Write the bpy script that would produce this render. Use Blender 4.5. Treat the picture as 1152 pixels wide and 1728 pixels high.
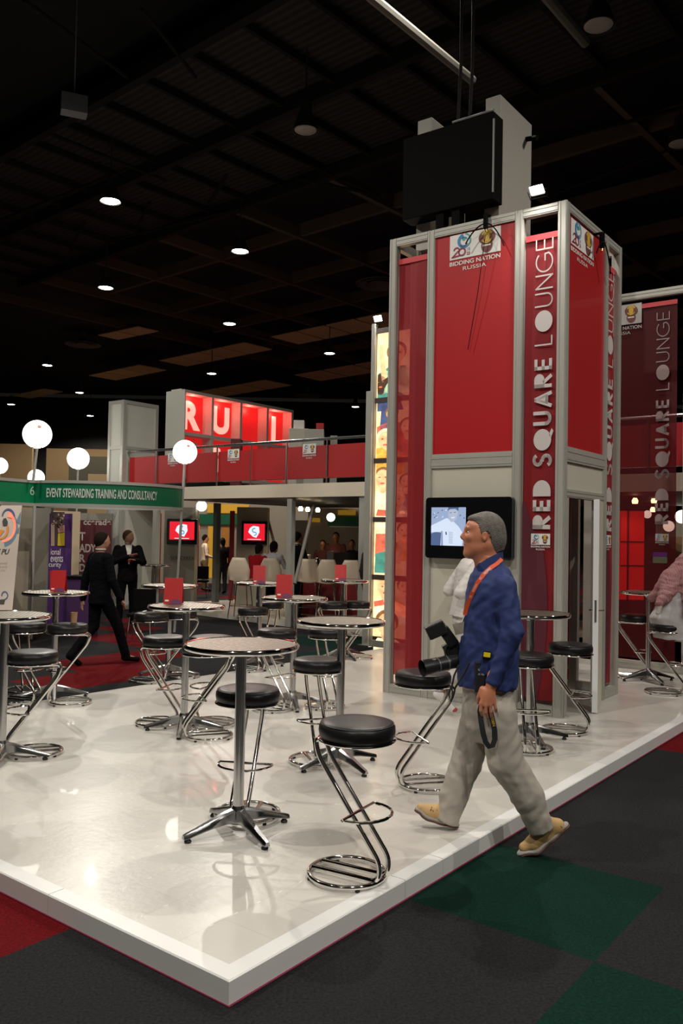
import bpy, bmesh, math, random
import numpy as np
from mathutils import Vector, Matrix

for o in list(bpy.data.objects): bpy.data.objects.remove(o)
scene = bpy.context.scene
COL = scene.collection
random.seed(7)
ZP = 0.10                      # top of the white platform above the carpet (carpet is z = 0)
F, PITCH, ROLL, HC = 1420.43, 0.0257, 0.0179, 1.75 + ZP

# ------------------------------------------------------------------ camera, world, lights, exposure
cam_data = bpy.data.cameras.new('camera'); cam = bpy.data.objects.new('camera', cam_data); COL.objects.link(cam)
cam_data.sensor_fit = 'VERTICAL'; cam_data.sensor_height = 36.0; cam_data.lens = 36.0 * F / 1728
cam_data.clip_end = 200
R_ = Vector((1, 0, 0)); U_ = Vector((0, -math.sin(PITCH), math.cos(PITCH))); FW = Vector((0, math.cos(PITCH), math.sin(PITCH)))
cr, sr = math.cos(ROLL), math.sin(ROLL)
X_ = R_ * cr + U_ * sr; Y_ = U_ * cr - R_ * sr
M = Matrix((X_, Y_, -FW)).transposed().to_4x4(); M.translation = Vector((0, 0, HC))
cam.matrix_world = M
scene.camera = cam
scene.view_settings.view_transform = 'Standard'; scene.view_settings.look = 'None'
scene.view_settings.gamma = 1.0; scene.view_settings.use_curve_mapping = False
scene.view_settings.exposure = 0.0
w = bpy.data.worlds.new('hall_dark'); scene.world = w; w.use_nodes = True
w.node_tree.nodes['Background'].inputs[0].default_value = (0.55, 0.5, 0.45, 1)
w.node_tree.nodes['Background'].inputs[1].default_value = 0.012

LAMP_W = 1300.0
# high-bay lamps hanging in the hall: (x, y, lit)
HIGH_BAYS = [(-6.1, 21.5, 1), (-3.2, 25.2, 1), (-8.4, 29.3, 1), (-4.7, 34.1, 1), (-0.7, 39.4, 1), (-15.4, 43.5, 1), (-7.1, 45, 1),
             (-16.4, 52.1, 1), (-22.8, 57.6, 1), (-18.9, 62.7, 1), (0.8, 55.9, 1), (-0.9, 17.5, 0), (4.1, 13.7, 0), (7.1, 17.8, 0),
             (1.2, 10.8, 1), (-7.5, 9.5, 1), (-4.2, 3.5, 1), (2.6, -1.8, 1), (8.5, 7.0, 1), (-2.8, -4.5, 1), (8.5, -3.5, 1)]
LAMP_Z = 10.3

def ray(px, py):
    a, b = px - 576, 864 - py
    u, v = a * cr - b * sr, a * sr + b * cr
    return Vector((u / F, math.cos(PITCH) - v / F * math.sin(PITCH), math.sin(PITCH) + v / F * math.cos(PITCH)))
def fl(px, py, z=ZP):                     # point of a level surface seen at a place of the photograph
    d = ray(px, py); return Vector((0, 0, HC)) + d * ((z - HC) / d.z)
def at(px, py, Y):                        # point at a distance Y from the photographer
    d = ray(px, py); return Vector((0, 0, HC)) + d * (Y / d.y)
class Wall:                               # an upright plane through P running along d
    def __init__(s, P, d, flip=1):
        s.P = Vector((P[0], P[1], 0)); s.d = Vector((d[0], d[1], 0)).normalized(); s.n = Vector((s.d.y, -s.d.x, 0)) * flip
    def uz(s, px, py, off=0.0):
        r = ray(px, py); k = (s.n.dot(s.P) + off) / s.n.dot(r); p = r * k
        return (p - s.P).dot(s.d), p.z + HC
    def pt(s, u, z, off=0.0): return s.P + s.d * u + s.n * off + Vector((0, 0, z))

# ------------------------------------------------------------------ materials
MATS = {}
def mat(name, col=(0.5, 0.5, 0.5), rough=0.5, metal=0.0, emit=0.0, ecol=None, alpha=1.0, coat=0.0, spec=0.5, noise=0.0, nscale=20.0, bump=0.0, bscale=60.0, trans=0.0):
    if name in MATS: return MATS[name]
    m = bpy.data.materials.new(name); m.use_nodes = True; MATS[name] = m
    nt = m.node_tree; b = nt.nodes['Principled BSDF']
    b.inputs['Base Color'].default_value = (*col, 1); b.inputs['Roughness'].default_value = rough
    b.inputs['Metallic'].default_value = metal; b.inputs['Alpha'].default_value = alpha
    b.inputs['Specular IOR Level'].default_value = spec; b.inputs['Coat Weight'].default_value = coat
    if emit: b.inputs['Emission Color'].default_value = (*(ecol or col), 1); b.inputs['Emission Strength'].default_value = emit
    tc = nt.nodes.new('ShaderNodeTexCoord')
    if noise:
        n = nt.nodes.new('ShaderNodeTexNoise'); n.inputs['Scale'].default_value = nscale; n.inputs['Detail'].default_value = 4
        nt.links.new(tc.outputs['Object'], n.inputs['Vector'])
        mx = nt.nodes.new('ShaderNodeMixRGB'); mx.inputs[1].default_value = (*[c * (1 - noise) for c in col], 1); mx.inputs[2].default_value = (*[min(1, c * (1 + noise)) for c in col], 1)
        nt.links.new(n.outputs['Fac'], mx.inputs[0]); nt.links.new(mx.outputs[0], b.inputs['Base Color'])
    if bump:
        n2 = nt.nodes.new('ShaderNodeTexNoise'); n2.inputs['Scale'].default_value = bscale; n2.inputs['Detail'].default_value = 3
        nt.links.new(tc.outputs['Object'], n2.inputs['Vector'])
        bp = nt.nodes.new('ShaderNodeBump'); bp.inputs['Strength'].default_value = bump; bp.inputs['Distance'].default_value = 0.01
        nt.links.new(n2.outputs['Fac'], bp.inputs['Height']); nt.links.new(bp.outputs[0], b.inputs['Normal'])
    if trans:      # thin printed mesh cloth: part of the light passes straight through
        tr = nt.nodes.new('ShaderNodeBsdfTransparent'); tl = nt.nodes.new('ShaderNodeBsdfTranslucent'); tl.inputs[0].default_value = (*col, 1)
        m1 = nt.nodes.new('ShaderNodeMixShader'); m1.inputs[0].default_value = 0.25
        m2 = nt.nodes.new('ShaderNodeMixShader'); m2.inputs[0].default_value = trans
        tr.inputs[0].default_value = (*[0.25 + 0.75 * min(1, c * 1.3) for c in col], 1)
        nt.links.new(b.outputs[0], m1.inputs[1]); nt.links.new(tl.outputs[0], m1.inputs[2])
        nt.links.new(m1.outputs[0], m2.inputs[1]); nt.links.new(tr.outputs[0], m2.inputs[2])
        nt.links.new(m2.outputs[0], nt.nodes['Material Output'].inputs['Surface'])
    return m
CHROME = mat('chrome', (0.78, 0.76, 0.73), 0.07, 1.0)
STEEL = mat('brushed_steel', (0.62, 0.62, 0.62), 0.24, 1.0)
ALU = mat('cast_aluminium', (0.45, 0.45, 0.46), 0.2, 1.0)
BLACKV = mat('black_vinyl', (0.010, 0.009, 0.010), 0.36, spec=.32, noise=0.2, nscale=9, bump=0.12, bscale=22)
RUBBER = mat('black_rubber', (0.02, 0.02, 0.02), 0.7)
FRAME = mat('grey_aluminium_profile', (0.42, 0.41, 0.37), 0.42, 0.25, noise=0.06, nscale=3)
CREAM = mat('cream_panel', (0.52, 0.49, 0.41), 0.6, noise=0.03, nscale=2)
GREYP = mat('grey_panel', (0.36, 0.34, 0.30), 0.6, noise=0.04, nscale=2)
REDP = mat('red_panel', (0.40, 0.008, 0.012), 0.42, noise=0.05, nscale=1.5, coat=0.1)
REDCARD = mat('red_card', (0.44, 0.012, 0.012), 0.4, noise=0.08, nscale=8)
BANNER = mat('red_mesh_banner', (0.34, 0.012, 0.020), 0.6, trans=0.2)
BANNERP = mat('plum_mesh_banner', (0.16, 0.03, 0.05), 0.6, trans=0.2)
LETTER = mat('banner_letter_grey', (0.55, 0.50, 0.49), 0.6)
WHITE = mat('white_print', (0.75, 0.73, 0.70), 0.5)
BLACKG = mat('black_gloss', (0.006, 0.006, 0.007), 0.12)
BLACKM = mat('black_matt', (0.004, 0.004, 0.004), 0.8, spec=0.06)
GREEN = mat('green_fascia', (0.0, 0.13, 0.055), 0.4, noise=0.06, nscale=1)

# ------------------------------------------------------------------ mesh helpers
class MB:
    def __init__(s): s.v = []; s.f = []; s.m = []; s.sm = []
    def add(s, vs, fs, mi=0, smooth=False):
        k = len(s.v); s.v += [tuple(v) for v in vs]; s.f += [tuple(i + k for i in f) for f in fs]; s.m += [mi] * len(fs); s.sm += [smooth] * len(fs); return s
    def box(s, c, size, ax=None, mi=0):
        c = Vector(c); ax = ax or (Vector((1, 0, 0)), Vector((0, 1, 0)), Vector((0, 0, 1)))
        h = [Vector(a) * (d / 2) for a, d in zip(ax, size)]
        vs = [c + h[0] * i + h[1] * j + h[2] * k for k in (-1, 1) for j in (-1, 1) for i in (-1, 1)]
        return s.add(vs, [(0, 2, 3, 1), (4, 5, 7, 6), (0, 1, 5, 4), (2, 6, 7, 3), (0, 4, 6, 2), (1, 3, 7, 5)], mi)
    def wbox(s, W, u0, u1, z0, z1, o0, o1, mi=0):   # box in a Wall's coordinates
        return s.box(W.pt((u0 + u1) / 2, (z0 + z1) / 2, (o0 + o1) / 2), (abs(u1 - u0), abs(z1 - z0), abs(o1 - o0)), (W.d, Vector((0, 0, 1)), W.n), mi)
    def tube(s, pts, r, n=10, closed=False, mi=0, caps=True):
        pts = [Vector(p) for p in pts]; N = len(pts); rs = r if isinstance(r, (list, tuple)) else [r] * N
        T = []
        for i in range(N):
            a = pts[i - 1] if (i > 0 or closed) else pts[i]; b = pts[(i + 1) % N] if (i < N - 1 or closed) else pts[i]
            T.append((b - a).normalized())
        up = Vector((0, 0, 1)) if abs(T[0].z) < 0.9 else Vector((1, 0, 0))
        x = T[0].cross(up).normalized(); vs = []
        for i in range(N):
            x = (x - T[i] * x.dot(T[i])).normalized(); y = T[i].cross(x)
            vs += [pts[i] + (x * math.cos(2 * math.pi * k / n) + y * math.sin(2 * math.pi * k / n)) * rs[i] for k in range(n)]
        fs = []
        for i in range(N if closed else N - 1):
            j = (i + 1) % N
            for k in range(n): l = (k + 1) % n; fs.append((i * n + k, i * n + l, j * n + l, j * n + k))
        if not closed and caps: fs += [tuple(range(n - 1, -1, -1)), tuple((N - 1) * n + k for k in range(n))]
        return s.add(vs, fs, mi, True)
    def lathe(s, prof, c=(0, 0, 0), n=40, mi=0, smooth=True):    # prof: (radius, z)
        c = Vector(c); vs = []; fs = []
        for r, z in prof: vs += [c + Vector((r * math.cos(2 * math.pi * k / n), r * math.sin(2 * math.pi * k / n), z)) for k in range(n)]
        for i in range(len(prof) - 1):
            for k in range(n): l = (k + 1) % n; fs.append((i * n + k, i * n + l, (i + 1) * n + l, (i + 1) * n + k))
        if prof[0][0] > 1e-4: fs.append(tuple(range(n - 1, -1, -1)))
        if prof[-1][0] > 1e-4: fs.append(tuple((len(prof) - 1) * n + k for k in range(n)))
        return s.add(vs, fs, mi, smooth)
    def poly(s, pts, th, nrm, mi=0):                 # flat outline given a thickness along nrm
        nrm = Vector(nrm); k = len(pts); a = [Vector(p) for p in pts]; b = [p + nrm * th for p in a]
        fs = [tuple(range(k - 1, -1, -1)), tuple(range(k, 2 * k))] + [(i, (i + 1) % k, (i + 1) % k + k, i + k) for i in range(k)]
        return s.add(a + b, fs, mi)
    def build(s, name, m, parent=None, bevel=0.0, origin=None):
        me = bpy.data.meshes.new(name); o3 = Vector(origin) if origin is not None else Vector((0, 0, 0))
        me.from_pydata([tuple(Vector(v) - o3) for v in s.v], [], s.f); me.update()
        for mm in (m if isinstance(m, (list, tuple)) else [m]): me.materials.append(mm)
        me.polygons.foreach_set('material_index', s.m); me.polygons.foreach_set('use_smooth', s.sm)
        bm = bmesh.new(); bm.from_mesh(me); bmesh.ops.recalc_face_normals(bm, faces=bm.faces)
        if bevel: 
            bmesh.ops.bevel(bm, geom=[e for e in bm.edges if len(e.link_faces) == 2 and e.calc_face_angle(0) > 0.6], offset=bevel, segments=2, affect='EDGES', profile=0.6)
        for e in bm.edges:
            if len(e.link_faces) == 2 and e.calc_face_angle(0) > 0.7: e.smooth = False
        bm.to_mesh(me); bm.free()
        o = bpy.data.objects.new(name, me); COL.objects.link(o); o.location = o3
        if parent is not None: o.parent = parent
        return o
def setp(o, label=None, cat=None, group=None, kind=None):
    if label: o['label'] = label
    if cat: o['category'] = cat
    if group: o['group'] = group
    if kind: o['kind'] = kind
    return o
def thing(name, label, cat, loc=(0, 0, 0), rz=0.0, group=None):
    o = bpy.data.objects.new(name, None); COL.objects.link(o); o.location = Vector(loc); o.rotation_euler = (0, 0, rz)
    o.empty_display_size = 0.1
    return setp(o, label, cat, group)
def into(root, *objs):      # parent objects that were built in world coordinates
    bpy_m = Matrix.Translation(root.location) @ root.rotation_euler.to_matrix().to_4x4()
    for o in objs: o.parent = root; o.matrix_parent_inverse = bpy_m.inverted()
    return objs[0]
def wpart(root, name, mb, m, bevel=0.0, label=None):
    o = mb.build(name, m, bevel=bevel); into(root, o)
    if label: o['label'] = label
    return o
def sub(par, root, name, mb, m, bevel=0.0, label=None):     # sub-part built in world coordinates
    o = mb.build(name, m, bevel=bevel); o.parent = par
    o.matrix_parent_inverse = Matrix.Identity(4)
    if label: o['label'] = label
    return o
def copy_tree(o, parent=None):
    c = o.copy(); COL.objects.link(c)
    if parent is not None: c.parent = parent
    for ch in list(o.children): copy_tree(ch, c)
    return c
def struct(o): o['kind'] = 'structure'; return o
def text_mesh(txt, size, bold=0.0, shear=0.0, spacing=1.0):
    cu = bpy.data.curves.new('t', 'FONT'); cu.body = txt; cu.size = size; cu.offset = bold * size; cu.shear = shear; cu.space_character = spacing
    cu.align_x = 'CENTER'; cu.align_y = 'CENTER'; cu.extrude = 0.0
    ob = bpy.data.objects.new('t', cu); COL.objects.link(ob); bpy.context.view_layer.update()
    me = bpy.data.meshes.new_from_object(ob.evaluated_get(bpy.context.evaluated_depsgraph_get())); bpy.data.objects.remove(ob); bpy.data.curves.remove(cu)
    return me
def text_on(name, txt, height, W, u, z, off, m, root, width=None, bold=0.0, spacing=1.0, flip=1, xdir=None, ydir=None, P=None):
    """lettering laid on an upright plane; reads along xdir, stands along ydir"""
    me = text_mesh(txt, 1.0, bold, 0, spacing)
    xs = [v.co.x for v in me.vertices]; ys = [v.co.y for v in me.vertices]
    if not xs: return None
    cx, cy = (min(xs) + max(xs)) / 2, (min(ys) + max(ys)) / 2
    sy = height / (max(ys) - min(ys)); sx = sy if width is None else width / (max(xs) - min(xs))
    xd = xdir if xdir is not None else W.d * flip; yd = ydir if ydir is not None else Vector((0, 0, 1))
    C0 = P if P is not None else W.pt(u, z, off)
    for v in me.vertices: v.co = C0 + xd * ((v.co.x - cx) * sx) + yd * ((v.co.y - cy) * sy)
    me.materials.clear(); me.materials.append(m)
    o = bpy.data.objects.new(name, me); COL.objects.link(o); into(root, o)
    return o

# ------------------------------------------------------------------ the plan of the place
YA = 0.6569; A = Vector((math.sin(YA), math.cos(YA), 0)); B = Vector((-math.cos(YA), math.sin(YA), 0))   # platform edges
YT = 0.6324; A2 = Vector((math.sin(YT), math.cos(YT), 0)); B2 = Vector((-math.cos(YT), math.sin(YT), 0)) # tower faces
CORNER = Vector((-0.4045, 3.3234, 0)); TC = Vector((2.1574, 8.1891, 0))

# ------------------------------------------------------------------ lamps of the hall
EMW = mat('lamp_glow', (1, 0.95, 0.85), 0.5, emit=22, ecol=(1.0, 0.93, 0.82))
LAMPOFF = mat('lamp_dim_glass', (0.5, 0.48, 0.42), 0.2)
HOUSING = mat('lamp_housing', (0.05, 0.05, 0.05), 0.4, 0.4)
def high_bay(x, y, lit):
    t = thing('high_bay_lamp', 'round high-bay lamp glowing white under the dark hall ceiling' if lit else 'unlit round high-bay lamp hanging under the dark hall ceiling', 'ceiling lamp', (x, y, LAMP_Z), 0,
              'lit high-bay ceiling lamps' if lit else 'unlit high-bay ceiling lamps')
    MB().lathe([(0.05, 0.62), (0.12, 0.60), (0.13, 0.36), (0.16, 0.33), (0.27, 0.04), (0.28, 0), (0.265, 0), (0.15, 0.3), (0.0, 0.31)], n=24).build('reflector', HOUSING, t)
    MB().lathe([(0.0, 0.02), (0.2, 0.0), (0.235, 0.02)], n=24).build('diffuser', EMW if lit else LAMPOFF, t)
    MB().tube([(0, 0, 0.6), (0, 0, 2.3)], 0.02, 6).build('hanger', HOUSING, t)
    if lit:
        ld = bpy.data.lights.new('bulb', 'SPOT'); ld.energy = LAMP_W; ld.color = (1.0, 0.94, 0.84); ld.spot_size = math.radians(155); ld.spot_blend = 0.5; ld.shadow_soft_size = 0.07
        lo = bpy.data.objects.new('bulb', ld); COL.objects.link(lo); lo.parent = t; lo.location = (0, 0, -0.06)
for x, y, lit in HIGH_BAYS: high_bay(x, y, lit)

# ------------------------------------------------------------------ floor: carpet tiles, and the hall
def carpet(name, col):
    m = mat(name, col, 0.95, noise=0.95, nscale=75, bump=0.6, bscale=200, spec=0.1); return m
CG = carpet('carpet_charcoal', (0.018, 0.018, 0.0195)); CGR = carpet('carpet_green', (0.003, 0.022, 0.015)); CR = carpet('carpet_red', (0.11, 0.003, 0.005))
C0 = Vector((1.14, 3.73, 0)); mb = MB()
GREENS = {(0, 0), (-1, -1), (7, 7), (7, 8), (8, 7), (6, 6)}
REDS = {(-2, 2), (4, 0), (2, 7), (3, 8), (4, 9), (3, 7), (5, 10), (5, 9), (6, 11), (7, 12), (5, 0), (4, 8)}
REDS -= {(4, 9)}
for i in range(-16, 66):
    for j in range(-60, 46):
        p = C0 + A * i + B * j
        if p.y < -6 or p.y > 66 or abs(p.x) > 32: continue
        h = (i * 73856093 ^ j * 19349663) % 97
        mi = 1 if (i, j) in GREENS else 2 if (i, j) in REDS else 0
        if mi == 0 and i > 9 and h < 22: mi = 2
        mb.add([p, p + A, p + A + B, p + B], [(0, 1, 2, 3)], mi)
struct(mb.build('floor', [CG, CGR, CR]))
HALLD = mat('dark_hall_wall', (0.02, 0.018, 0.016), 0.9)
struct(MB().box((0, 67, 6), (66, 0.3, 12.6)).build('wall_back', HALLD))
struct(MB().box((-32.2, 30, 6), (0.3, 74, 12.6)).build('wall_left', HALLD))
struct(MB().box((32.2, 30, 6), (0.3, 74, 12.6)).build('wall_right', HALLD))
struct(MB().box((0, -6.4, 6), (66, 0.3, 12.6)).build('wall_front', HALLD))
CEIL = mat('black_roof_sheet', (0.012, 0.010, 0.009), 0.85)
nt = CEIL.node_tree; bs = nt.nodes['Principled BSDF']; tc = nt.nodes.new('ShaderNodeTexCoord')
mp = nt.nodes.new('ShaderNodeMapping'); mp.inputs['Rotation'].default_value = (0, 0, -0.28); nt.links.new(tc.outputs['Object'], mp.inputs[0])
wv = nt.nodes.new('ShaderNodeTexWave'); wv.bands_direction = 'Y'; wv.inputs['Scale'].default_value = 1.1; wv.inputs['Distortion'].default_value = 0.3; nt.links.new(mp.outputs[0], wv.inputs['Vector'])
rp = nt.nodes.new('ShaderNodeValToRGB'); rp.color_ramp.elements[0].color = (0.004, 0.004, 0.004, 1); rp.color_ramp.elements[1].color = (0.009, 0.008, 0.007, 1)
nt.links.new(wv.outputs['Fac'], rp.inputs[0]); nt.links.new(rp.outputs[0], bs.inputs['Base Color'])
struct(MB().box((0, 30, 12.75), (66, 74, 0.3)).build('ceiling', CEIL))
# roof members: two crossing families of beams, lower pipes, tan ceiling boards, round air diffusers
BEAM = mat('roof_beam_brown', (0.12, 0.085, 0.055), 0.7, 0.0, spec=.2, noise=0.3, nscale=2)
BEAMD = mat('roof_beam_dark', (0.022, 0.020, 0.018), 0.8, spec=.1)
ga = math.radians(-41); g1 = Vector((math.cos(ga), math.sin(ga), 0)); g2 = Vector((-math.sin(ga), math.cos(ga), 0))
def beam(p, d, L, w_, h_, m, name='roof_beam', label='long dark steel beam under the hall ceiling', cat='beam', group='dark roof beams of the hall'):
    o = MB().box((0, 0, 0), (L, w_, h_)).build(name, m, bevel=0.0); o.location = p; o.rotation_euler = (0, 0, math.atan2(d.y, d.x)); return setp(o, label, cat, group)
E1 = Vector((-9.3, 22.3, 0)); SLW = 6.4                      # slatted band: its near edge runs through E1 along g1
SLAT = mat('dark_ceiling_slats', (0.05, 0.04, 0.034), 0.8)
nt = SLAT.node_tree; bs = nt.nodes['Principled BSDF']; tc = nt.nodes.new('ShaderNodeTexCoord'); wv = nt.nodes.new('ShaderNodeTexWave'); wv.bands_direction = 'Y'; wv.inputs['Scale'].default_value = 1.6; wv.inputs['Distortion'].default_value = 1.2
nz = nt.nodes.new('ShaderNodeTexNoise'); nz.inputs['Scale'].default_value = .7
nt.links.new(tc.outputs['Object'], wv.inputs['Vector']); nt.links.new(tc.outputs['Object'], nz.inputs['Vector']); rp = nt.nodes.new('ShaderNodeValToRGB'); rp.color_ramp.elements[0].color = (.012, .011, .010, 1); rp.color_ramp.elements[1].color = (.06, .05, .043, 1)
m_ = nt.nodes.new('ShaderNodeMixRGB'); m_.blend_type = 'MULTIPLY'; m_.inputs[0].default_value = .8; nt.links.new(wv.outputs['Fac'], rp.inputs[0]); nt.links.new(rp.outputs[0], m_.inputs[1]); nt.links.new(nz.outputs['Fac'], m_.inputs[2]); nt.links.new(m_.outputs[0], bs.inputs['Base Color'])
cen = E1 + g2 * SLW / 2 + g1 * 6
o = MB().box((0, 0, 0), (34, SLW, .1)).build('ceiling_slatted_band', SLAT); o.location = cen + Vector((0, 0, 12.1)); o.rotation_euler = (0, 0, ga); struct(o)
for k in range(-10, 11): beam(cen + g1 * (k * 1.62) + Vector((0, 0, 11.95)), g2, SLW, .1, .16, BEAMD, 'slat_carrier', 'short dark carrier below the slatted ceiling band', 'beam', 'carriers of the slatted ceiling band')
for off in (0, 3.1, SLW): beam(E1 + g1 * 6 + g2 * off + Vector((0, 0, 11.85)), g1, 34, .2, .34, BEAMD)
for k in range(0, 9):
    p = E1 + g2 * (SLW + 3.0 + 3.6 * k) + g1 * (6 - k * .9); beam(p + Vector((0, 0, 12.0)), g1, 30, .16, .42, BEAM)
for k in range(-5, 5): beam(E1 + g1 * (6 + k * 3.9) + g2 * (SLW + 15.5) + Vector((0, 0, 11.9)), g2, 31, .16, .36, BEAM)
def pole(P, Q, r, m, name, label, cat, group=None, n=8):
    o = MB().tube([P, Q], r, n).build(name, m, origin=P); return setp(o, label, cat, group)
PIPE = mat('galvanised_pipe', (0.16, 0.15, 0.13), 0.55, 0.2)
def zat(px, py, z): return fl(px, py, z)
pole(zat(615, -14, 9.0), zat(797, 136, 9.0), 0.07, PIPE, 'ceiling_pipe', 'pale grey pipe slanting down to the top of the black box', 'pipe')
pole(zat(915, -14, 9.4), zat(988, 72, 9.4), 0.08, PIPE, 'ceiling_pipe', 'short pale pipe at the very top beside the unlit lamp', 'pipe')
for q1, q2 in [((0, 372), (215, 285)), ((75, 222), (280, 305)), ((190, 405), (405, 352)), ((40, 0), (215, 130)), ((240, 15), (330, 130)), ((960, 230), (1160, 180)), ((930, 330), (1160, 240)), ((415, 230), (640, 330)), ((500, 300), (640, 330))]:
    pole(zat(*q1, 11.7), zat(*q2, 11.7), 0.045, BEAMD, 'conduit', 'thin dark conduit strung below the hall ceiling', 'conduit', 'conduits below the hall ceiling', 6)
for (x1, y1), (x2, y2) in [((405, 258), (352, 345)), ((270, 308), (228, 390)), ((155, 345), (112, 440))]:
    P = zat(x1, y1, 12.55); d = ray(x2, y2); Q = Vector((0, 0, HC)) + d * (P.y / d.y * 1.03)
    pole(P, Q, 0.06, BEAMD, 'truss_strut', 'slanting dark truss strut below the ceiling', 'strut', 'slanting truss struts', 6)
TANC = mat('tan_ceiling_board', (0.42, 0.27, 0.12), 0.7, noise=0.2, nscale=0.6, emit=0.012, ecol=(0.6, 0.36, 0.13))
TANC = mat('tan_ceiling_board_plain', (0.88, 0.62, 0.32), 0.7, noise=0.2, nscale=0.6)
for (xa, ya), (xb, yb), n, wd_ in [((150, 634), (655, 527), 13, 2.0), ((330, 662), (655, 606), 7, 2.4), ((165, 566), (235, 551), 2, 1.2), ((20, 668), (75, 656), 2, 1.5)]:
    Pa, Pb = zat(xa, ya, 11.6), zat(xb, yb, 11.6)
    for k in range(n):
        if n > 5 and k in (3, 8): continue
        a_, b_ = Pa.lerp(Pb, k / n), Pa.lerp(Pb, (k + .93) / n); p = [a_, b_, b_ + g2 * wd_, a_ + g2 * wd_]
        o = MB().poly([q - p[0] for q in p], 0.04, (0, 0, 1)).build('ceiling_board', TANC); o.location = p[0]; setp(o, 'tan ceiling board in a long row over the dark hall', 'ceiling board', 'tan ceiling boards')
DIFF = mat('diffuser_grey', (0.12, 0.11, 0.10), 0.5)
for px, py, lb in [(640, 480, 'round air diffuser in the ceiling just above the glowing photo column'), (140, 582, 'round air diffuser over the left booths'), (520, 668, 'round air diffuser over the red balcony')]:
    p = zat(px, py, 11.9); mb = MB()
    mb.tube([(0, 0, .1), (0, 0, .75)], .2, 10)
    for r in (0.25, 0.5, 0.78): mb.lathe([(r, 0.12), (r + 0.17, 0.0), (r + 0.19, 0.02), (r + 0.02, 0.14)], n=32)
    o = mb.build('air_diffuser', DIFF); o.location = p; setp(o, lb, 'air diffuser')
p = zat(125, 178, 9.0)
o = MB().box((0, 0, 0), (0.42, 0.25, 0.3)).tube([(0, 0, .1), (0, 0, 3.7)], .012, 6).build('hanging_loudspeaker', mat('speaker_grey', (0.14, 0.15, 0.16), 0.5)); o.location = p; o.rotation_euler = (0, 0, 0.4); setp(o, 'small grey box hanging high under the ceiling at upper left', 'loudspeaker')

# tan hall partitions far behind the booths
TANW = mat('tan_partition', (0.42, 0.27, 0.13), 0.8, noise=0.05, nscale=0.5)
def hallpart(x0, x1, ytop, Y, m, label, name='hall_partition'):
    P, Q = at(x0, ytop, Y), at(x1, ytop, Y); 
    o = MB().box(((P.x + Q.x) / 2, Y, P.z / 2), (Q.x - P.x, 0.3, P.z)).build(name, m, origin=((P.x + Q.x) / 2, Y, 0)); return setp(o, label, 'partition')
hallpart(-60, 56, 748, 50, TANW, 'tall tan hall partition at the left edge behind the green fascia')
hallpart(80, 215, 757, 50, TANW, 'tall tan hall partition behind the white globe lamps')
hallpart(118, 215, 770, 48, mat('olive_partition', (0.10, 0.09, 0.06), 0.8), 'dark olive partition in front of the tan hall wall')
hallpart(150, 240, 800, 46, mat('light_tan_partition', (0.55, 0.38, 0.2), 0.8), 'low light tan partition just above the green fascia')

# ------------------------------------------------------------------ white platform
PLAT = mat('white_platform_vinyl', (0.66, 0.63, 0.57), 0.28, coat=0.15, spec=.45)
nt = PLAT.node_tree; bs = nt.nodes['Principled BSDF']; tc = nt.nodes.new('ShaderNodeTexCoord')
mp = nt.nodes.new('ShaderNodeMapping'); mp.inputs['Rotation'].default_value = (0, 0, -(math.pi / 2 - YA)); nt.links.new(tc.outputs['Object'], mp.inputs[0])
br = nt.nodes.new('ShaderNodeTexBrick'); br.offset = 0; br.inputs['Scale'].default_value = 1; br.inputs['Brick Width'].default_value = 0.305; br.inputs['Row Height'].default_value = 0.305
br.inputs['Mortar Size'].default_value = 0.0016; br.inputs['Color1'].default_value = (0.635, 0.61, 0.565, 1); br.inputs['Color2'].default_value = (0.60, 0.575, 0.53, 1); br.inputs['Mortar'].default_value = (0.5, 0.48, 0.43, 1)
nt.links.new(mp.outputs[0], br.inputs['Vector'])
# small bright clips on the tile joints
sx = nt.nodes.new('ShaderNodeSeparateXYZ'); nt.links.new(mp.outputs[0], sx.inputs[0])
def mth(op, a, b=None, c=None):
    n = nt.nodes.new('ShaderNodeMath'); n.operation = op
    for i, q in enumerate((a, b, c)):
        if q is None: continue
        if isinstance(q, (int, float)): n.inputs[i].default_value = q
        else: nt.links.new(q, n.inputs[i])
    return n.outputs[0]
fx = mth('ABSOLUTE', mth('SUBTRACT', mth('FRACT', mth('DIVIDE', sx.outputs[0], 0.1525)), 0.5)); fy = mth('ABSOLUTE', mth('SUBTRACT', mth('FRACT', mth('ADD', mth('DIVIDE', sx.outputs[1], 0.305), 0.5)), 0.5))
clip = mth('MULTIPLY', mth('LESS_THAN', fx, 0.085), mth('LESS_THAN', fy, 0.0065))
nz = nt.nodes.new('ShaderNodeTexNoise'); nz.inputs['Scale'].default_value = 5; nt.links.new(mp.outputs[0], nz.inputs['Vector'])
clip = mth('MULTIPLY', clip, mth('GREATER_THAN', nz.outputs['Fac'], 0.5))
mx = nt.nodes.new('ShaderNodeMixRGB'); nt.links.new(clip, mx.inputs[0]); nt.links.new(br.outputs['Color'], mx.inputs[1]); mx.inputs[2].default_value = (0.95, 0.95, 0.93, 1)
n3 = nt.nodes.new('ShaderNodeTexNoise'); n3.inputs['Scale'].default_value = 2.2; n3.inputs['Detail'].default_value = 6; nt.links.new(mp.outputs[0], n3.inputs['Vector'])
m3 = nt.nodes.new('ShaderNodeMixRGB'); m3.blend_type = 'MULTIPLY'; m3.inputs[0].default_value = 0.22; nt.links.new(mx.outputs[0], m3.inputs[1]); nt.links.new(n3.outputs['Fac'], m3.inputs[2])
nt.links.new(m3.outputs[0], bs.inputs['Base Color'])
bp = nt.nodes.new('ShaderNodeBump'); bp.inputs['Strength'].default_value = 0.09; bp.inputs['Distance'].default_value = 0.01
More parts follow.
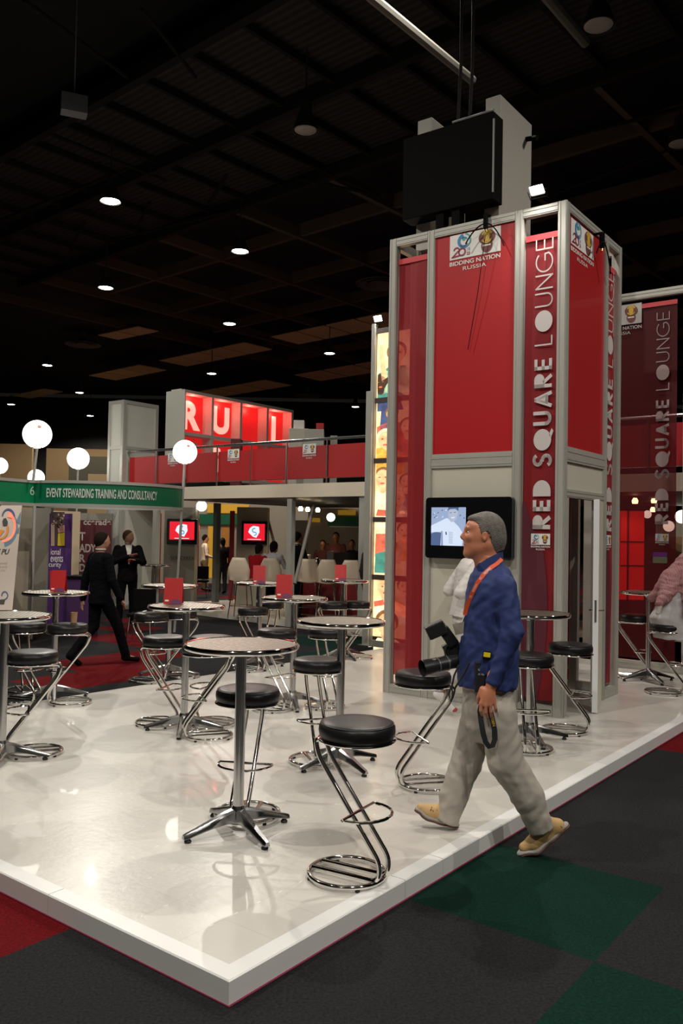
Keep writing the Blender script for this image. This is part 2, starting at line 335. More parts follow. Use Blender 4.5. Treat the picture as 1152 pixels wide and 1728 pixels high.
n4 = nt.nodes.new('ShaderNodeTexNoise'); n4.inputs['Scale'].default_value = 26; n4.inputs['Detail'].default_value = 3; nt.links.new(mp.outputs[0], n4.inputs['Vector'])
nt.links.new(n4.outputs['Fac'], bp.inputs['Height']); nt.links.new(bp.outputs[0], bs.inputs['Normal'])
def plan(P0, poly, z0, z1, mb=None, mi=0): return (mb or MB()).poly([Vector((q.x, q.y, z0)) for q in poly], z1 - z0, (0, 0, 1), mi)
# platform outline: long edge along A, front-left edge along B, and its far edge
LB = 4.75
pA = CORNER; farL = fl(-40, 1199); far1 = fl(600, 1101)
e = (far1 - farL).normalized()
outline = [pA, pA + A * 12.6, pA + A * 12.6 + B * 3.1, far1 + e * 0.6, farL - e * 2.0, pA + B * 4.6]
ins = 0.10
root = thing('display_platform', 'white low platform of vinyl tiles carrying the chrome bar tables and stools', 'platform', (pA.x, pA.y, 0))
wpart(root, 'tiled_deck', plan(0, [Vector((q.x, q.y, 0)) for q in [pA + A * .09 + B * .09, pA + A * 12.6 + B * .09, outline[2], outline[3], outline[4], pA + B * 4.6 + A * .09]], 0.002, ZP), PLAT)
EDGE = mat('white_edge_board', (0.70, 0.70, 0.69), 0.35, noise=0.04, nscale=3)
PINK = mat('pink_edge_line', (0.25, 0.03, 0.08), 0.5)
def ebd(P, d, nn, L0, L1):
    mb = MB(); p, q = P + d * L0, P + d * (L1 - 0.004); z = Vector((0, 0, 1))
    prof = [(0.0, 0.004), (0.0, ZP - 0.004), (0.006, ZP + 0.0015), (0.09, ZP + 0.0015), (0.09, 0.004)]
    a = [p + nn * x + d * (x if L0 == 0 else 0) + z * h for x, h in prof]; b_ = [q + nn * x + z * h for x, h in prof]; k = len(prof)
    mb.add(a + b_, [tuple(range(k)), tuple(range(2 * k - 1, k - 1, -1))] + [(i, (i + 1) % k, (i + 1) % k + k, i + k) for i in range(k)]); return mb
for d, nn, cuts in ((A, B, [0.0, 1.25, 1.62, 2.85, 4.1, 5.35, 6.0, 7.2, 8.4, 9.6, 11]), (B, A, [0.0, 1.22, 2.45, 3.7, 4.6])):
    for c0, c1 in zip(cuts[:-1], cuts[1:]): wpart(root, 'edge_board', ebd(pA, d, nn, c0, c1), EDGE)
wpart(root, 'edge_line', MB().tube([pA + A * 11 + Vector((0, 0, .004)) - B * .003, pA - B * .003 - A * .003 + Vector((0, 0, .004)), pA + B * 4.6 - A * .003 + Vector((0, 0, .004))], 0.0045, 6), PINK)

# second white platform, below the balcony
f1, f2 = fl(250, 1020, ZP), fl(660, 1071, ZP); dd = (f2 - f1).normalized(); nn = Vector((-dd.y, dd.x, 0)); nn = nn if nn.y > 0 else -nn
o = plan(0, [f1, f2 + dd * 5, f2 + dd * 5 + nn * 5.2, f1 + nn * 5.2], 0.002, ZP).build('display_platform', mat('white_platform_far', (0.62, 0.58, 0.50), 0.25, coat=0.2), origin=(f1.x, f1.y, 0))
setp(o, 'second white platform beneath the red balcony where the white bar chairs stand', 'platform')

# ------------------------------------------------------------------ logo plate and banner lettering
LBLUE = mat('logo_blue', (0.03, 0.22, 0.45), 0.5); LTEAL = mat('logo_teal', (0.05, 0.35, 0.40), 0.5); LMAR = mat('logo_maroon', (0.28, 0.02, 0.05), 0.5)
LBRN = mat('crest_brown', (0.16, 0.05, 0.04), 0.5); LGOLD = mat('crest_gold', (0.60, 0.38, 0.05), 0.45)
def uvquad(W, u0, u1, z0, z1, off, th=0.003): return MB().wbox(W, u0, u1, z0, z1, off - th, off)
def arc2(W, cu, cz, r, a0, a1, wd, off, S=1.0, n=14, ey=1.0):
    mb = MB(); pi = []; po = []
    for k in range(n + 1):
        a = math.radians(a0 + (a1 - a0) * k / n); pi.append(W.pt(cu + S * (r - wd / 2) * math.cos(a), cz + ey * (r - wd / 2) * math.sin(a), off)); po.append(W.pt(cu + S * (r + wd / 2) * math.cos(a), cz + ey * (r + wd / 2) * math.sin(a), off))
    mb.add(pi + po, [(k, k + 1, k + n + 2, k + n + 1) for k in range(n)]); return mb
def disc2(W, cu, cz, ru, rz, off, n=24, S=1): return MB().add([W.pt(cu + S * ru * math.cos(2 * math.pi * k / n), cz + rz * math.sin(2 * math.pi * k / n), off) for k in range(n)], [tuple(range(n))])
def merge(a, *bs):
    for b in bs: a.add(b.v, b.f, 0)
    return a
def logo(root, W, uc, zt, wd, ht, off, S, caption=True, m=WHITE, parts=None):
    """white plate with the bid emblem, the crest and the caption; uc,zt = centre and top; S = direction that reads to the right"""
    pl = wpart(root, 'logo_plate', uvquad(W, uc - wd / 2, uc + wd / 2, zt - ht, zt, off), m)
    o1 = off + 0.004; x = lambda f: uc + S * (f - 0.5) * wd; y = lambda f: zt - f * ht
    r = 0.13 * wd
    wpart(root, 'emblem', merge(arc2(W, x(.29), y(.30), r * .82, 100, 300, r * .42, o1, S), arc2(W, x(.29), y(.30), r * .45, 20, 140, r * .2, o1, S)), LBLUE)
    wpart(root, 'emblem', merge(arc2(W, x(.29), y(.30), r * .95, -60, 80, r * .2, o1, S), disc2(W, x(.28), y(.22), r * .25, r * .25, o1)), LTEAL)
    wpart(root, 'emblem', merge(arc2(W, x(.28), y(.36), r * .6, 200, 340, r * .16, o1, S), arc2(W, x(.25), y(.74), r * .5, 0, 360, r * .22, o1, S),
          arc2(W, x(.14), y(.66), r * .42, -30, 170, r * .2, o1, S), MB().add([W.pt(x(.165), y(.66), o1), W.pt(x(.20), y(.66), o1), W.pt(x(.07), y(.92), o1), W.pt(x(.03), y(.92), o1)], [(0, 1, 2, 3)]),
          MB().add([W.pt(x(.05), y(.87), o1), W.pt(x(.21), y(.84), o1), W.pt(x(.21), y(.90), o1), W.pt(x(.05), y(.93), o1)], [(0, 1, 2, 3)])), LMAR)
    xd = W.d * S
    if parts != 'small':
        text_on('year_lettering', '18', ht * .12, W, x(.38), y(.67), o1, LBLUE, root, flip=S)
        text_on('year_lettering', '22', ht * .12, W, x(.38), y(.84), o1, LMAR, root, flip=S, bold=.02)
    cr_ = wpart(root, 'crest', merge(disc2(W, x(.74), y(.34), r * 1.25, r * 1.0, o1), disc2(W, x(.74), y(.68), r * .85, r * .95, o1)), LBRN)
    wpart(root, 'crest_eagle', merge(disc2(W, x(.74), y(.33), r * .45, r * .8, o1 + .002), arc2(W, x(.74), y(.30), r * .72, 20, 160, r * .3, o1 + .002, S), arc2(W, x(.74), y(.36), r * .7, 200, 340, r * .22, o1 + .002, S)), LGOLD)
    wpart(root, 'crest_stripe', MB().add([W.pt(x(.74) - r * .6, y(.70), o1 + .003), W.pt(x(.74) + r * .6, y(.70), o1 + .003), W.pt(x(.74) + r * .6, y(.64), o1 + .003), W.pt(x(.74) - r * .6, y(.64), o1 + .003)], [(0, 1, 2, 3)]), WHITE)
    if caption:
        text_on('caption', 'BIDDING NATION', ht * .17, W, uc, zt - ht * 1.17, off, m, root, width=wd * 1.0, flip=S, bold=.02)
        text_on('caption', 'RUSSIA', ht * .15, W, uc, zt - ht * 1.42, off, m, root, width=wd * .46, flip=S)
def disc(cx, cy, r, n=28, a0=0, a1=360): return [(cx + r * math.cos(math.radians(a0 + (a1 - a0) * k / n)), cy + r * math.sin(math.radians(a0 + (a1 - a0) * k / n))) for k in range(n + 1)]
def strokes(ch, s):
    """simple geometric capitals, height 1: (width, [ribbons], [filled outlines])"""
    h = s / 2; R = []; Fi = []
    def arc(cx, cy, r, a0, a1, n=16): return disc(cx, cy, r, n, a0, a1)
    if ch == 'R': Fi.append([(0, .42)] + [(0, 1), (.36, 1)] + [(.36 + .29 * math.cos(math.radians(a)), .71 + .29 * math.sin(math.radians(a))) for a in range(90, -91, -12)]); R += [[(h, 0), (h, 1)], [(.22, .5), (.62 - h * .6, h * .2)]]; W_ = .66
    elif ch == 'E': R += [[(h, 0), (h, 1)], [(0, h), (.52, h)], [(0, .5), (.48, .5)], [(0, 1 - h), (.52, 1 - h)]]; W_ = .52
    elif ch == 'D': Fi.append([(0, 0), (0, 1), (.25, 1)] + [(.25 + .5 * math.cos(math.radians(a)), .5 + .5 * math.sin(math.radians(a))) for a in range(90, -91, -10)] + [(.25, 0)]); W_ = .76
    elif ch == 'S': R += [arc(.3, .73, .27 - h * .4, 35, 250)[:], arc(.3, .27, .27 - h * .1, 110, -145)]; R[0] = arc(.31, 1 - .25 - h * .1, .25 - h * .45, 30, 265); R[1] = arc(.29, .25 + h * .1, .25 - h * .3, 95, -150); W_ = .58
    elif ch == 'Q': Fi.append(disc(.5, .5, .5)); Fi.append([(.55, .02), (.72, .14), (1.02, -.02), (.9, -.12)]); W_ = 1.0
    elif ch == 'O': Fi.append(disc(.5, .5, .5)); W_ = 1.0
    elif ch == 'U': R += [[(h, 1), (h, .33)] + arc(.33, .33, .33 - h, 180, 360) + [(.66 - h, 1)]]; W_ = .66
    elif ch == 'A':
        R += [[(h * .8, 0), (.38, 1 - h * .5), (.76 - h * .8, 0)], [(.18, .28), (.6, .28)]]; W_ = .76
        if s > .12: Fi.append([(.14, .2), (.38, 1), (.62, .2)])
    elif ch == 'L': R += [[(h, 1), (h, 0)], [(0, h), (.46, h)]]; W_ = .48
    elif ch == 'N': R += [[(h, 0), (h, 1)], [(h, 1 - h), (.68 - h, h)], [(.68 - h, 0), (.68 - h, 1)]]; W_ = .68
    elif ch == 'G': R += [disc(.44, .5, .5 - h, 22, 45, 330) + [(.82, .46), (.5, .46)]]; W_ = .84
    else: W_ = .45
    return W_, R, Fi
def ribbon(pts, s):
    out = []
    for i in range(len(pts) - 1):
        (x0, y0), (x1, y1) = pts[i], pts[i + 1]; L = math.hypot(x1 - x0, y1 - y0) or 1; nx, ny = -(y1 - y0) / L * s / 2, (x1 - x0) / L * s / 2
        ex, ey = ((x1 - x0) / L * s * .18, (y1 - y0) / L * s * .18) if len(pts) > 3 else (0, 0)
        out.append([(x0 + nx - ex, y0 + ny - ey), (x1 + nx + ex, y1 + ny + ey), (x1 - nx + ex, y1 - ny + ey), (x0 - nx - ex, y0 - ny - ey)])
    return out
def lounge_lettering(root, W, u_base, z0, z1, hgt, off, upd, m):
    """RED SQUARE LOUNGE running up the banner; upd = +1/-1, the way the letters' tops point along the wall; returns nothing"""
    chars = [(c, .2) for c in 'RED'] + [(' ', 0)] + [(c, .17) for c in 'SQUARE'] + [(' ', 0)] + [(c, .07) for c in 'LOUNGE']
    gap = .17; ws = [strokes(c, s)[0] if c != ' ' else .28 for c, s in chars]; tot = sum(ws) + gap * (len(chars) - 1); k = (z1 - z0) / tot; x = 0
    for (c, s), w_ in zip(chars, ws):
        if c != ' ':
            _, R, Fi = strokes(c, s); mb = MB()
            for q in [r for rr in R for r in ribbon(rr, s)] + Fi: mb.add([W.pt(u_base + upd * y_ * hgt, z0 + (x + a_) * k, off) for a_, y_ in q], [tuple(range(len(q)))])
            wpart(root, 'letter', mb, m)
        x += w_ + gap

# ------------------------------------------------------------------ the red tower of the lounge
WL = Wall(TC, B2, -1); WR = Wall(TC, A2, 1)          # its two faces in view; offsets grow outwards
TW, TD, TH = 2.06, 1.68, 5.07 + ZP
def post(root, P, s=0.085, z0=ZP, z1=TH, ax=None, m=FRAME, name='post'):
    ax = ax or (B2, A2, Vector((0, 0, 1))); mb = MB().box((P.x, P.y, (z0 + z1) / 2), (s, s, z1 - z0), ax)
    for a in (ax[0], ax[1]):      # the grooves of the profile
        for sg in (-1, 1):
            for k in (-1, 1):
                c = Vector((P.x, P.y, (z0 + z1) / 2)) + a * sg * (s / 2 + .002) + (ax[1] if a is ax[0] else ax[0]) * k * s * .33
                mb.box(c, (.006 if a is ax[0] else s * .2, s * .2 if a is ax[0] else .006, z1 - z0), ax)
    return wpart(root, name, mb, m)
def rail(root, W, u0, u1, z, h, name='rail', dep=.07, m=FRAME, off=0):
    mb = MB().wbox(W, u0, u1, z, z + h, off - dep, off)
    for q in (.25, .75): mb.wbox(W, u0, u1, z + h * q - h * .1, z + h * q + h * .1, off - .002, off + .004)
    return wpart(root, name, mb, m)
tw = thing('exhibition_tower', 'tall red booth tower with grey frame, wall screen, open door and vertical lounge lettering', 'booth tower', (TC.x, TC.y, ZP))
e_ = .043
for u, v in [(e_, e_), (.50, e_), (1.53, e_), (2.02, e_), (e_, 1.20), (e_, 1.64), (2.02, .5), (2.02, 1.64), (1.53, 1.64), (.5, 1.64), (2.02, 1.2)]:
    post(tw, TC + B2 * u + A2 * v)
for u0, u1 in [(.09, .455), (.545, 1.485), (1.575, 1.975)]:
    rail(tw, WL, u0, u1, TH - .09, .09); rail(tw, WL, u0, u1, ZP, .10)
rail(tw, WL, .545, 1.485, 2.47 + ZP, .15)
wpart(tw, 'red_wall_panel', MB().wbox(WL, .545, 1.485, 2.62 + ZP, TH - .09, -.05, -.02), REDP)
wpart(tw, 'cream_wall_panel', MB().wbox(WL, .545, 1.485, ZP + .10, 2.47 + ZP, -.05, -.02), CREAM)
for v0, v1 in [(.086, 1.157), (1.243, 1.597)]: rail(tw, WR, v0, v1, TH - .09, .09)
rail(tw, WR, 1.243, 1.597, ZP, .10)
rail(tw, WR, .086, 1.157, 2.50 + ZP, .15); rail(tw, WR, .086, 1.157, 2.15 + ZP, .08)
wpart(tw, 'red_wall_panel', MB().wbox(WR, .086, 1.157, 2.65 + ZP, TH - .09, -.05, -.02), REDP)
wpart(tw, 'cream_wall_panel', MB().wbox(WR, .086, 1.157, 2.23 + ZP, 2.50 + ZP, -.05, -.02), CREAM)
wpart(tw, 'door_jamb', MB().wbox(WR, .086, .16, ZP, 2.15 + ZP, -.09, -.005), FRAME)
wpart(tw, 'door_jamb', MB().wbox(WR, 1.05, 1.157, ZP, 2.15 + ZP, -.09, -.005), mat('white_jamb', (0.62, 0.62, 0.60), 0.4))
# faces turned away and the inner partitions
WBk = Wall(TC + A2 * TD, B2, 1); WLs = Wall(TC + B2 * TW, A2, -1)
for u0, u1 in [(.545, 1.485)]: wpart(tw, 'red_wall_panel', MB().wbox(WBk, u0, u1, ZP + .1, TH - .09, -.05, -.02), REDP)
for u0, u1 in [(.086, .455), (.545, 1.485), (1.575, 1.975)]: rail(tw, WBk, u0, u1, TH - .09, .09); rail(tw, WBk, u0, u1, ZP, .1)
wpart(tw, 'cream_wall_panel', MB().wbox(WLs, .55, 1.15, ZP + .1, TH - .09, -.05, -.02), CREAM)
for v0, v1 in [(.086, .455), (.545, 1.155), (1.245, 1.595)]: rail(tw, WLs, v0, v1, TH - .09, .09); rail(tw, WLs, v0, v1, ZP, .1)
INNER = mat('grey_inner_partition', (0.25, 0.24, 0.23), 0.7)
wpart(tw, 'inner_partition', MB().wbox(WR, .1, 1.5, ZP, TH - .1, -.62, -.58), INNER)
wpart(tw, 'inner_partition', MB().box(TC + B2 * 1.3 + A2 * .95 + Vector((0, 0, 1.6)), (.04, 1.2, 3.0), (B2, A2, Vector((0, 0, 1)))), INNER)
# banners in the open sections
def banner(root, W, u0, u1, z0, z1, off, m=BANNER, plum=True, S=1, name='hanging_banner'):
    mb = MB(); n = 16; nu = 6
    for i in range(n + 1):
        for j in range(nu + 1):
            f = j / nu; mb.v.append(tuple(W.pt(u0 + (u1 - u0) * f, z0 + (z1 - z0) * i / n, off + .006 * math.sin(i * .9 + j * .7))))
    for i in range(n):
        for j in range(nu): a = i * (nu + 1) + j; mb.f.append((a, a + 1, a + nu + 2, a + nu + 1)); mb.m.append(0); mb.sm.append(True)
    b = wpart(root, name, mb, m)
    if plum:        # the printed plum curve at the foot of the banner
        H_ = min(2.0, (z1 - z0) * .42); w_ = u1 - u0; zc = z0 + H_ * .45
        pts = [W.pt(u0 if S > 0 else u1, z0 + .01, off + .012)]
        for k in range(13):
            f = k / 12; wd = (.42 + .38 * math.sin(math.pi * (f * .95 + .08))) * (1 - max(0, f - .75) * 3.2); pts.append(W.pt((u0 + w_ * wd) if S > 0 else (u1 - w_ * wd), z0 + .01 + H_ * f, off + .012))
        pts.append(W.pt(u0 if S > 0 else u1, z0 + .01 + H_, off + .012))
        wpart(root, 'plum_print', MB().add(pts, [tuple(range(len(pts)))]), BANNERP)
    wpart(root, 'banner_hem', MB().wbox(W, u0, u1, z1 - .06, z1, off - .003, off + .014), mat('banner_hem', (0.55, 0.05, 0.06), 0.5)); return b
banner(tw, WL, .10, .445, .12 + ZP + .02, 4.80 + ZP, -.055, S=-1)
lounge_lettering(tw, WL, .145, 1.83 + ZP, 4.74 + ZP, .185, -.030, 1, LETTER)
logo(tw, WL, .245, 1.785 + ZP, .20, .11, -.032, -1)
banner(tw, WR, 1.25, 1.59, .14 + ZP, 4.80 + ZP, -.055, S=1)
lounge_lettering(tw, WR, 1.50, 1.83 + ZP, 4.74 + ZP, .185, -.030, -1, LETTER)
logo(tw, WR, 1.40, 1.785 + ZP, .20, .11, -.032, 1)
banner(tw, WL, 1.58, 1.97, .20 + ZP, 4.84 + ZP, -.055, plum=False)
# big logos of the wall panels
u0, z0 = WL.uz(758, 397); u1, z1 = WL.uz(843, 424); ua, za = WL.uz(758, 438)
logo(tw, WL, (u0 + u1) / 2, (z0 + WL.uz(843, 381)[1]) / 2, u0 - u1, z0 - za, -.015, -1)
u0, z0 = WR.uz(966, 366); u1, z1 = WR.uz(1004, 400); ua, za = WR.uz(966, 410)
logo(tw, WR, (u0 + u1) / 2, z0, u1 - u0, (z0 - za), -.015, 1)
# door leaf, ajar
hp = TC + A2 * 1.05 - B2 * .01; ang = math.radians(15); dv = (-A2) * math.cos(ang) + (-B2) * math.sin(ang); dn = Vector((-dv.y, dv.x, 0)); LD = .62
leaf = wpart(tw, 'door_leaf', MB().box(hp + dv * LD / 2 + Vector((0, 0, ZP + 1.075)), (LD, .04, 2.12), (dv, dn, Vector((0, 0, 1)))), mat('cream_door', (0.60, 0.56, 0.44), 0.5), bevel=.003)
sub(leaf, tw, 'edge_trim', MB().box(hp + dv * (LD + .006) + Vector((0, 0, ZP + 1.075)), (.012, .055, 2.13), (dv, dn, Vector((0, 0, 1)))), mat('white_trim', (0.75, 0.76, 0.78), 0.35))
sub(leaf, tw, 'lock_plate', MB().box(hp + dv * (LD + .014) + Vector((0, 0, ZP + 1.02)), (.006, .02, .22), (dv, dn, Vector((0, 0, 1)))), STEEL)
for s in (-1, 1): sub(leaf, tw, 'handle', MB().tube([hp + dv * (LD - .06) + Vector((0, 0, ZP + 1.02)) + dn * s * .02, hp + dv * (LD - .06) + Vector((0, 0, ZP + 1.02)) + dn * s * .065, hp + dv * (LD - .17) + Vector((0, 0, ZP + 1.02)) + dn * s * .065], .008, 8), CHROME)
# kit stored inside the door, cables
cpt = lambda v, o, z: WR.pt(v, z + ZP, o)
t = thing('equipment_crate', 'low pale crate standing inside the ajar tower door', 'crate', cpt(.38, -.34, 0))
wpart(t, 'crate_body', MB().box(cpt(.38, -.34, .2), (.36, .36, .4), (A2, B2, Vector((0, 0, 1)))), mat('crate_cream', (0.36, 0.34, 0.29), .6), bevel=.01)
wpart(t, 'crate_lid', MB().box(cpt(.38, -.34, .41), (.38, .38, .03), (A2, B2, Vector((0, 0, 1)))), mat('crate_lid', (0.08, 0.05, 0.04), .5), bevel=.004)
t = thing('media_player', 'black media box with a tangle of cables on the crate in the tower', 'media player', cpt(.38, -.36, .42))
wpart(t, 'player_body', MB().box(cpt(.38, -.38, .54), (.3, .22, .2), (A2, B2, Vector((0, 0, 1)))), BLACKM, bevel=.01)
wpart(t, 'display_window', MB().box(cpt(.33, -.262, .56), (.1, .006, .06), (A2, B2, Vector((0, 0, 1)))), mat('blue_window', (.05, .09, .2), .2))
wpart(t, 'cable_coil', MB().tube([cpt(.42 + .1 * math.cos(a * .5), -.25 - .01 * a * .1, .68 + .09 * math.sin(a * .5)) for a in range(26)], .006, 6), BLACKM)
for k, pts in enumerate([[(.55, 2.1), (.56, 1.6), (.50, 1.1), (.47, .8), (.47, .62)], [(.2, 1.75), (.36, 1.45), (.55, 1.3)], [(.2, 1.0), (.6, 1.02)]]):
    o = MB().tube([cpt(v, -.5, z) for v, z in pts], .008, 6).build('power_cable', BLACKM); setp(o, ['black cable hanging down inside the tower doorway', 'black cable running diagonally across the doorway wall', 'thin black cable crossing the doorway at handle height'][k], 'cable')
# wall screen
t = thing('wall_television', 'large black wall television showing a pale blue picture of a smiling person', 'television', WL.pt(1.05, 1.5 + ZP, 0))
mb = MB(); pts = []
ua, zb = WL.uz(717, 941, .08); ub, zt = WL.uz(864, 838, .08)
rr = .035
for cx_, cz_, a0 in [(ub + rr, zb + rr, 180), (ua - rr, zb + rr, 270), (ua - rr, zt - rr, 0), (ub + rr, zt - rr, 90)]:
    for k in range(7): a = math.radians(a0 + 15 * k); pts.append(WL.pt(cx_ + rr * math.cos(a), cz_ + rr * math.sin(a), .01))
mb.poly(pts, .07, WL.n); wpart(t, 'housing', mb, BLACKG)
su0, sz0 = WL.uz(727, 920, .082); su1, sz1 = WL.uz(786, 856, .082)
scr = lambda a, b: WL.pt(su0 + (su1 - su0) * a, sz0 + (sz1 - sz0) * b, .083)
def emi(name, c, e): return mat(name, (0.02, 0.02, 0.02), .3, emit=e, ecol=c)
wpart(t, 'screen', MB().add([scr(0, 0), scr(1, 0), scr(1, 1), scr(0, 1)], [(0, 1, 2, 3)]), emi('screen_blue', (.36, .46, .68), .9))
def pic(pts, m, k): wpart(t, 'screen_picture', MB().add([scr(a, b) + WL.n * (.001 * k) for a, b in pts], [tuple(range(len(pts)))]), m)
sp = emi('screen_pale', (.72, .82, 1), .95); sd = emi('screen_deep', (.10, .16, .34), .8); sm_ = emi('screen_mid', (.33, .42, .62), .8); sk = emi('screen_skin', (.5, .56, .72), .9)
for i in range(16):
    a, b = random.random() * .95, .72 + random.random() * .26; pic([(a, b - .03), (a + .05, b - .02), (a + .03, b + .02)], sd if i % 3 else sp, 1)
pic([(0, 0), (.3, 0), (.3, .33), (.12, .36), (0, .3)], sd, 1); pic([(0, .34), (0, .52), (.45, .72), (.62, .66), (.8, .5), (.95, .3), (.9, 0), (.28, 0), (.3, .36)], sp, 2)
pic([(.5, .8), (.52, .68), (.58, .62), (.66, .62), (.74, .7), (.78, .84), (.75, .98), (.52, .98)], sk, 3); pic([(.48, .9), (.5, 1), (.8, 1), (.79, .9), (.7, .96), (.55, .95)], sd, 4)
pic([(.54, .85), (.60, .855), (.60, .87), (.54, .865)], sd, 4); pic([(.66, .86), (.72, .87), (.72, .885), (.66, .875)], sd, 4); pic([(.57, .74), (.70, .76), (.67, .71), (.6, .71)], sp, 5)
for k in range(9): b = .36 - k * .035; pic([(.52, b), (.64, b - .01), (.64, b - .02), (.52, b - .012)], sm_, 3)
pic([(.3, .38), (.34, .38), (.36, 0), (.3, 0)], sm_, 3); pic([(.42, .36), (.46, .36), (.47, .28), (.43, .28)], sd, 3)
for px, py in ((721, 878), (861, 876)):
    u_, z_ = WL.uz(px, py, .08); wpart(t, 'speaker_slot', MB().wbox(WL, u_ - .004, u_ + .004, z_ - .015, z_ + .015, .08, .083), CHROME)

# ------------------------------------------------------------------ lamps and cables at the top of the tower
HOT = mat('halogen_glow', (1, 1, 1), .3, emit=260, ecol=(1, .97, .93))
def floodlight(P, fdir, label, W_=60):
    t = thing('floodlight', label, 'floodlight', P); f = Vector(fdir).normalized(); s = f.cross(Vector((0, 0, 1))).normalized(); u = s.cross(f)
    mb = MB(); a = [P + s * i * .075 + u * j * .05 for i, j in ((-1, -1), (1, -1), (1, 1), (-1, 1))]; b = [P - f * .07 + s * i * .035 + u * j * .03 for i, j in ((-1, -1), (1, -1), (1, 1), (-1, 1))]
    mb.add(a + b, [(4, 5, 6, 7), (0, 1, 5, 4), (1, 2, 6, 5), (2, 3, 7, 6), (3, 0, 4, 7)]); wpart(t, 'lamp_case', mb, BLACKM)
    g = lambda i, j: P - f * .012 + s * i * .068 + u * j * .043
    wpart(t, 'lamp_glass', MB().add([g(-1, -1), g(1, -1), g(1, 1), g(-1, 1)], [(0, 1, 2, 3)]), HOT)
    wpart(t, 'bracket', MB().tube([P - s * .09, P - s * .09 - u * .08, P + s * .09 - u * .08, P + s * .09], .008, 6), BLACKM)
    ld = bpy.data.lights.new('halogen', 'SPOT'); ld.energy = W_; ld.color = (1, .95, .88); ld.spot_size = math.radians(150); ld.spot_blend = .6; ld.shadow_soft_size = .05
    lo = bpy.data.objects.new('halogen', ld); COL.objects.link(lo); lo.location = P + f * .02; lo.rotation_euler = f.to_track_quat('-Z', 'Y').to_euler(); into(t, lo); return t
uf, zf = WL.uz(905, 333, .10)
floodlight(WL.pt(uf, TH + .12, .10), (WL.n * .75 + Vector((0, 0, -.8))), 'blazing white floodlight clamped on top of the red tower above the lounge lettering', 90)
for W, (px, py), lb in ((WL, (820, 374), 'small black and gold clip lamp hanging over the logo on the front panel'), (WR, (1014, 406), 'small black clip lamp on the tower edge above the side logo')):
    u_, z_ = W.uz(px, py, .06); c = W.pt(u_, z_, .07); t = thing('clip_lamp', lb, 'clip lamp', W.pt(u_, z_ - .05, .07))
    wpart(t, 'clamp', MB().box(c, (.035, .05, .16), (W.d, W.n, Vector((0, 0, 1)))).box(c + Vector((0, 0, .08)) - W.n * .05, (.03, .12, .02), (W.d, W.n, Vector((0, 0, 1)))), BLACKM, bevel=.004)
    wpart(t, 'bulb_holder', MB().tube([c + W.d * .02 - Vector((0, 0, .02)), c + W.d * -.02 - Vector((0, 0, .12))], .014, 8), mat('brass', (.55, .42, .14), .2, 1))
    for sg in (-1, 1):
        wpart(t, 'cable', MB().tube([c + W.d * sg * (.22 * q) + Vector((0, 0, -.03 - .17 * q * q * (1 if sg * (1 if W is WL else -1) > 0 else 1.6))) + W.n * .02 for q in [k / 10 for k in range(11)]], .007, 6), BLACKM)
c = WL.pt(*WL.uz(822, 400), .05); c2 = WL.pt(*WL.uz(790, 590), .01); o = MB().tube([c, c * .5 + c2 * .5 + WL.d * -.015, c2], .004, 5).build('power_cable', BLACKM); setp(o, 'thin black cord dangling down the red front panel of the tower', 'cable')

# ------------------------------------------------------------------ sign block on top of the tower: white slabs with a black case
def P3(u, v, z): return TC + B2 * u + A2 * v + Vector((0, 0, z + ZP))
WHT = mat('white_sign_panel', (0.38, 0.36, 0.32), 0.6, noise=.04, nscale=1)
ZV = Vector((0, 0, 1))
def tbox(u0, u1, v0, v1, z0, z1): return MB().box(P3((u0 + u1) / 2, (v0 + v1) / 2, (z0 + z1) / 2), (u1 - u0, v1 - v0, z1 - z0), (B2, A2, ZV))
t = thing('sign_cube', 'white slab sign block standing on the tower behind the black case', 'sign', P3(1.1, .9, 5.07))
wpart(t, 'side_slab', tbox(.97, 1.15, .5, 1.35, 5.07, 6.63), WHT, bevel=.01)
wpart(t, 'side_slab', tbox(1.84, 2.03, .5, 1.35, 5.07, 6.62), WHT, bevel=.01)
wpart(t, 'strut', MB().tube([P3(.97, 1.2, 6.4), P3(.82, 1.15, 6.36)], .03, 8), BLACKM)
t = thing('black_case', 'big black square case fixed in front of the white slabs above the tower', 'case', P3(1.5, .35, 5.35))
wpart(t, 'case_body', tbox(.93, 2.08, .27, .495, 5.38, 6.33), BLACKM, bevel=.008)
wpart(t, 'corner_strip', tbox(.925, .94, .262, .28, 5.45, 6.25), mat('worn_edge', (.2, .2, .2), .4))
for u in (1.35, 1.5): wpart(t, 'hanging_cable', MB().tube([P3(u, .5, 6.3), P3(u + .02, .6, 7.2), P3(u + .08, .7, 8.6)], .02, 6), BEAMD)
wpart(t, 'top_rail', MB().tube([P3(.95, .3, 6.36), P3(1.45, .3, 6.36)], .018, 8), mat('worn_rail', (.18, .17, .16), .5))
for u in (1.35, 1.55): wpart(t, 'foot', tbox(u, u + .1, .3, .42, 5.08, 5.40), BLACKM)

